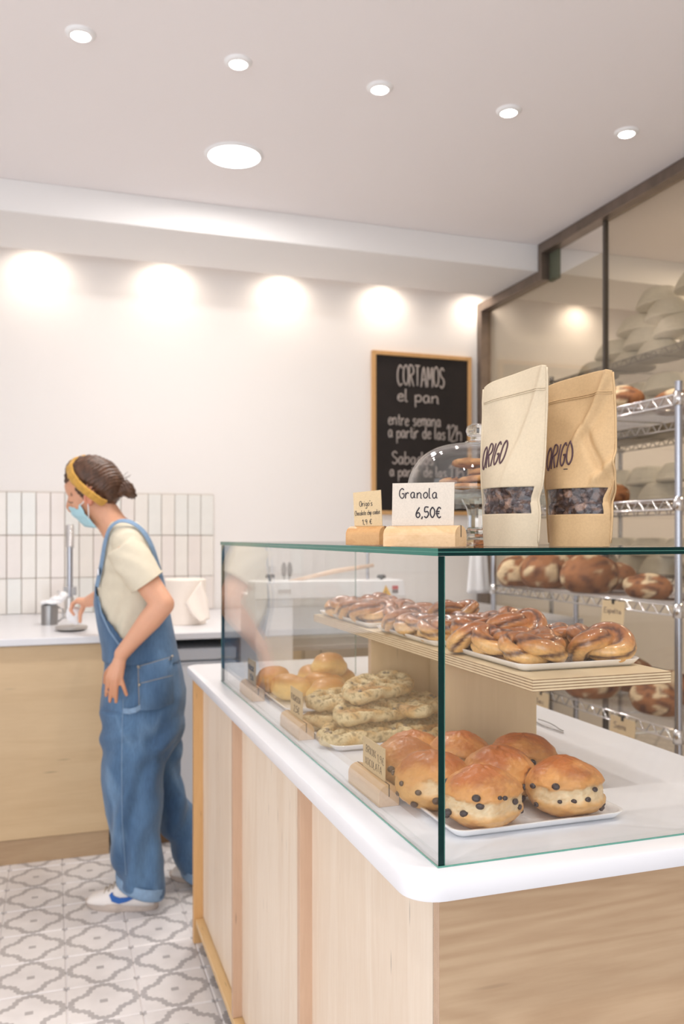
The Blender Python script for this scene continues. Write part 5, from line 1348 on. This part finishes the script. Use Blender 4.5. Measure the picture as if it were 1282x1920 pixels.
# turned-up cuffs
def cuff(yl, yr, xl, xr, s_, dd, h_):
    rr = []
    for k, (g, dz) in enumerate(((1.02, 0), (1.07, .006), (1.08, h_), (1.03, h_+.004), (1.0, h_-.004), (1.0, .004))):
        a, b = B(xl, yl, dd), B(xr, yr, dd); c_ = (a+b)/2
        rr.append([c_+(b-a)/2*g*math.cos(q)+SD*s_*g*math.sin(q)+V((0, 0, dz)) for q in [2*math.pi*j/36 for j in range(36)]])
    me = MB().rings(rr, cap=False, loop=True).mesh('cuff', True); displace(me, lambda p, n_: .0015*noise.noise(p*20)); local(me); link('trouser_cuff', me, M['denim_l'], person)
cuff(1658, 1681, 220, 305, .090, -.09, .040); cuff(1640, 1652, 340, 397, .086, .12, .035)
# ---- shoes
def shoe(toe, heel, dd, zb=0.0):
    T, H_ = W(*toe), W(*heel); T.z = H_.z = 0; ax = (H_-T); L_ = ax.length; ax.normalize(); sd_ = V((-ax.y, ax.x, 0))
    def ring(k, hw_, zt): 
        c_ = T+ax*L_*k; out = []
        for j in range(20):
            a = math.pi*j/19; out.append(c_+sd_*hw_*math.cos(a)+V((0, 0, .022+(zt-.022)*math.sin(a)**.8)))
        return out
    s_ = thing('shoe', None, None); s_.parent = person; s_.location = (T+ax*L_*.5)-root; s_.name = 'shoe'
    off = T+ax*L_*.5
    up = MB().rings([ring(.02, .022, .030), ring(.08, .036, .046), ring(.20, .044, .055), ring(.34, .045, .068), ring(.48, .042, .090), ring(.6, .040, .098), ring(.75, .038, .096), ring(.90, .036, .098), ring(.98, .028, .092)])
    me = up.mesh('upper', True, off=off); link('upper', me, M['shoe'], s_)
    so_ = []
    for z_, g in ((0, .96), (.006, 1.0), (.024, 1.0), (.027, .96)):
        rg = []
        for j in range(40):
            a = 2*math.pi*j/40; k = .5-.5*math.cos(a); hw_ = .047*(math.sin(a))*(1-.18*sst(.45, .6, k)+.08*sst(.75, .95, k))
            rg.append(T+ax*(L_*(.5-.52*g*math.cos(a)))+sd_*hw_*g*1.02+V((0, 0, z_+(.010*max(0, .12-k)/.12 if z_ < .02 else 0))))
        so_.append(rg)
    me = MB().rings(so_).mesh('sole', True, off=off); autosmooth(me, .8); link('sole', me, M['sole'], s_)
    nd = sd_ if sd_.dot(SD) < 0 else -sd_
    for q in range(4):
        k = .28+.06*q; c_ = T+ax*L_*k+V((0, 0, .066+.0095*q))
        me = MB().tube([c_+nd*.024+V((0, 0, -.010)), c_+V((0, 0, .004)), c_-nd*.024+V((0, 0, -.010))], .0028, 6).mesh('lace', True, off=off); link('lace', me, M['lace'], s_)
    # curved blue side mark
    hook = [(.88, .072, .001), (.76, .058, .004), (.62, .045, .0075), (.52, .041, .010), (.44, .047, .010), (.40, .060, .006), (.42, .068, .0015)]
    lo_, hi_ = [], []
    for i, (k, z_, w_) in enumerate(hook):
        a = hook[max(i-1, 0)]; b = hook[min(i+1, len(hook)-1)]; tx, tz = (b[0]-a[0])*L_, b[1]-a[1]; l_ = math.hypot(tx, tz); nx, nz = -tz/l_, tx/l_
        hw_ = .0445-.004*sst(.4, .8, k)
        for lst, sg in ((lo_, -1), (hi_, 1)):
            zz_ = z_+nz*w_*sg; bulge = (1-((zz_-.022)/.08)**2*.55)
            lst.append(T+ax*(L_*k+nx*w_*sg)+nd*(hw_*bulge+.0022)+V((0, 0, zz_)))
    m2 = MB(); m2.add(lo_+hi_, [(i, i+1, len(hook)+i+1, len(hook)+i) for i in range(len(hook)-1)]); me = m2.mesh('side_mark', False, off=off, fix=False)
    o = link('side_mark', me, M['blue'], s_); sd = o.modifiers.new('s', 'SOLIDIFY'); sd.thickness = .0025; sd.offset = 0
    return s_
shoe((163, 1698, 3.05), (294, 1700, 3.03), 0); shoe((320, 1652, 3.30), (432, 1650, 3.27), 0)
# white cloth held in her fist
cm_ = remesh(MB().ell((0, 0, 0), (.030, .026, .034)).ell((.012, 0, -.02), (.022, .02, .026)).ell((-.01, 0, .018), (.018, .02, .018)), .004, 3, 'wad')
displace(cm_, lambda p, n: .006*noise.noise(p*60))
o = link('wiping_cloth', cm_, M['cloth']); o.location = B(138, 1152, .50)+V((0, 0, .0)); tag(o, 'white crumpled cloth held in the worker right fist', 'cloth')
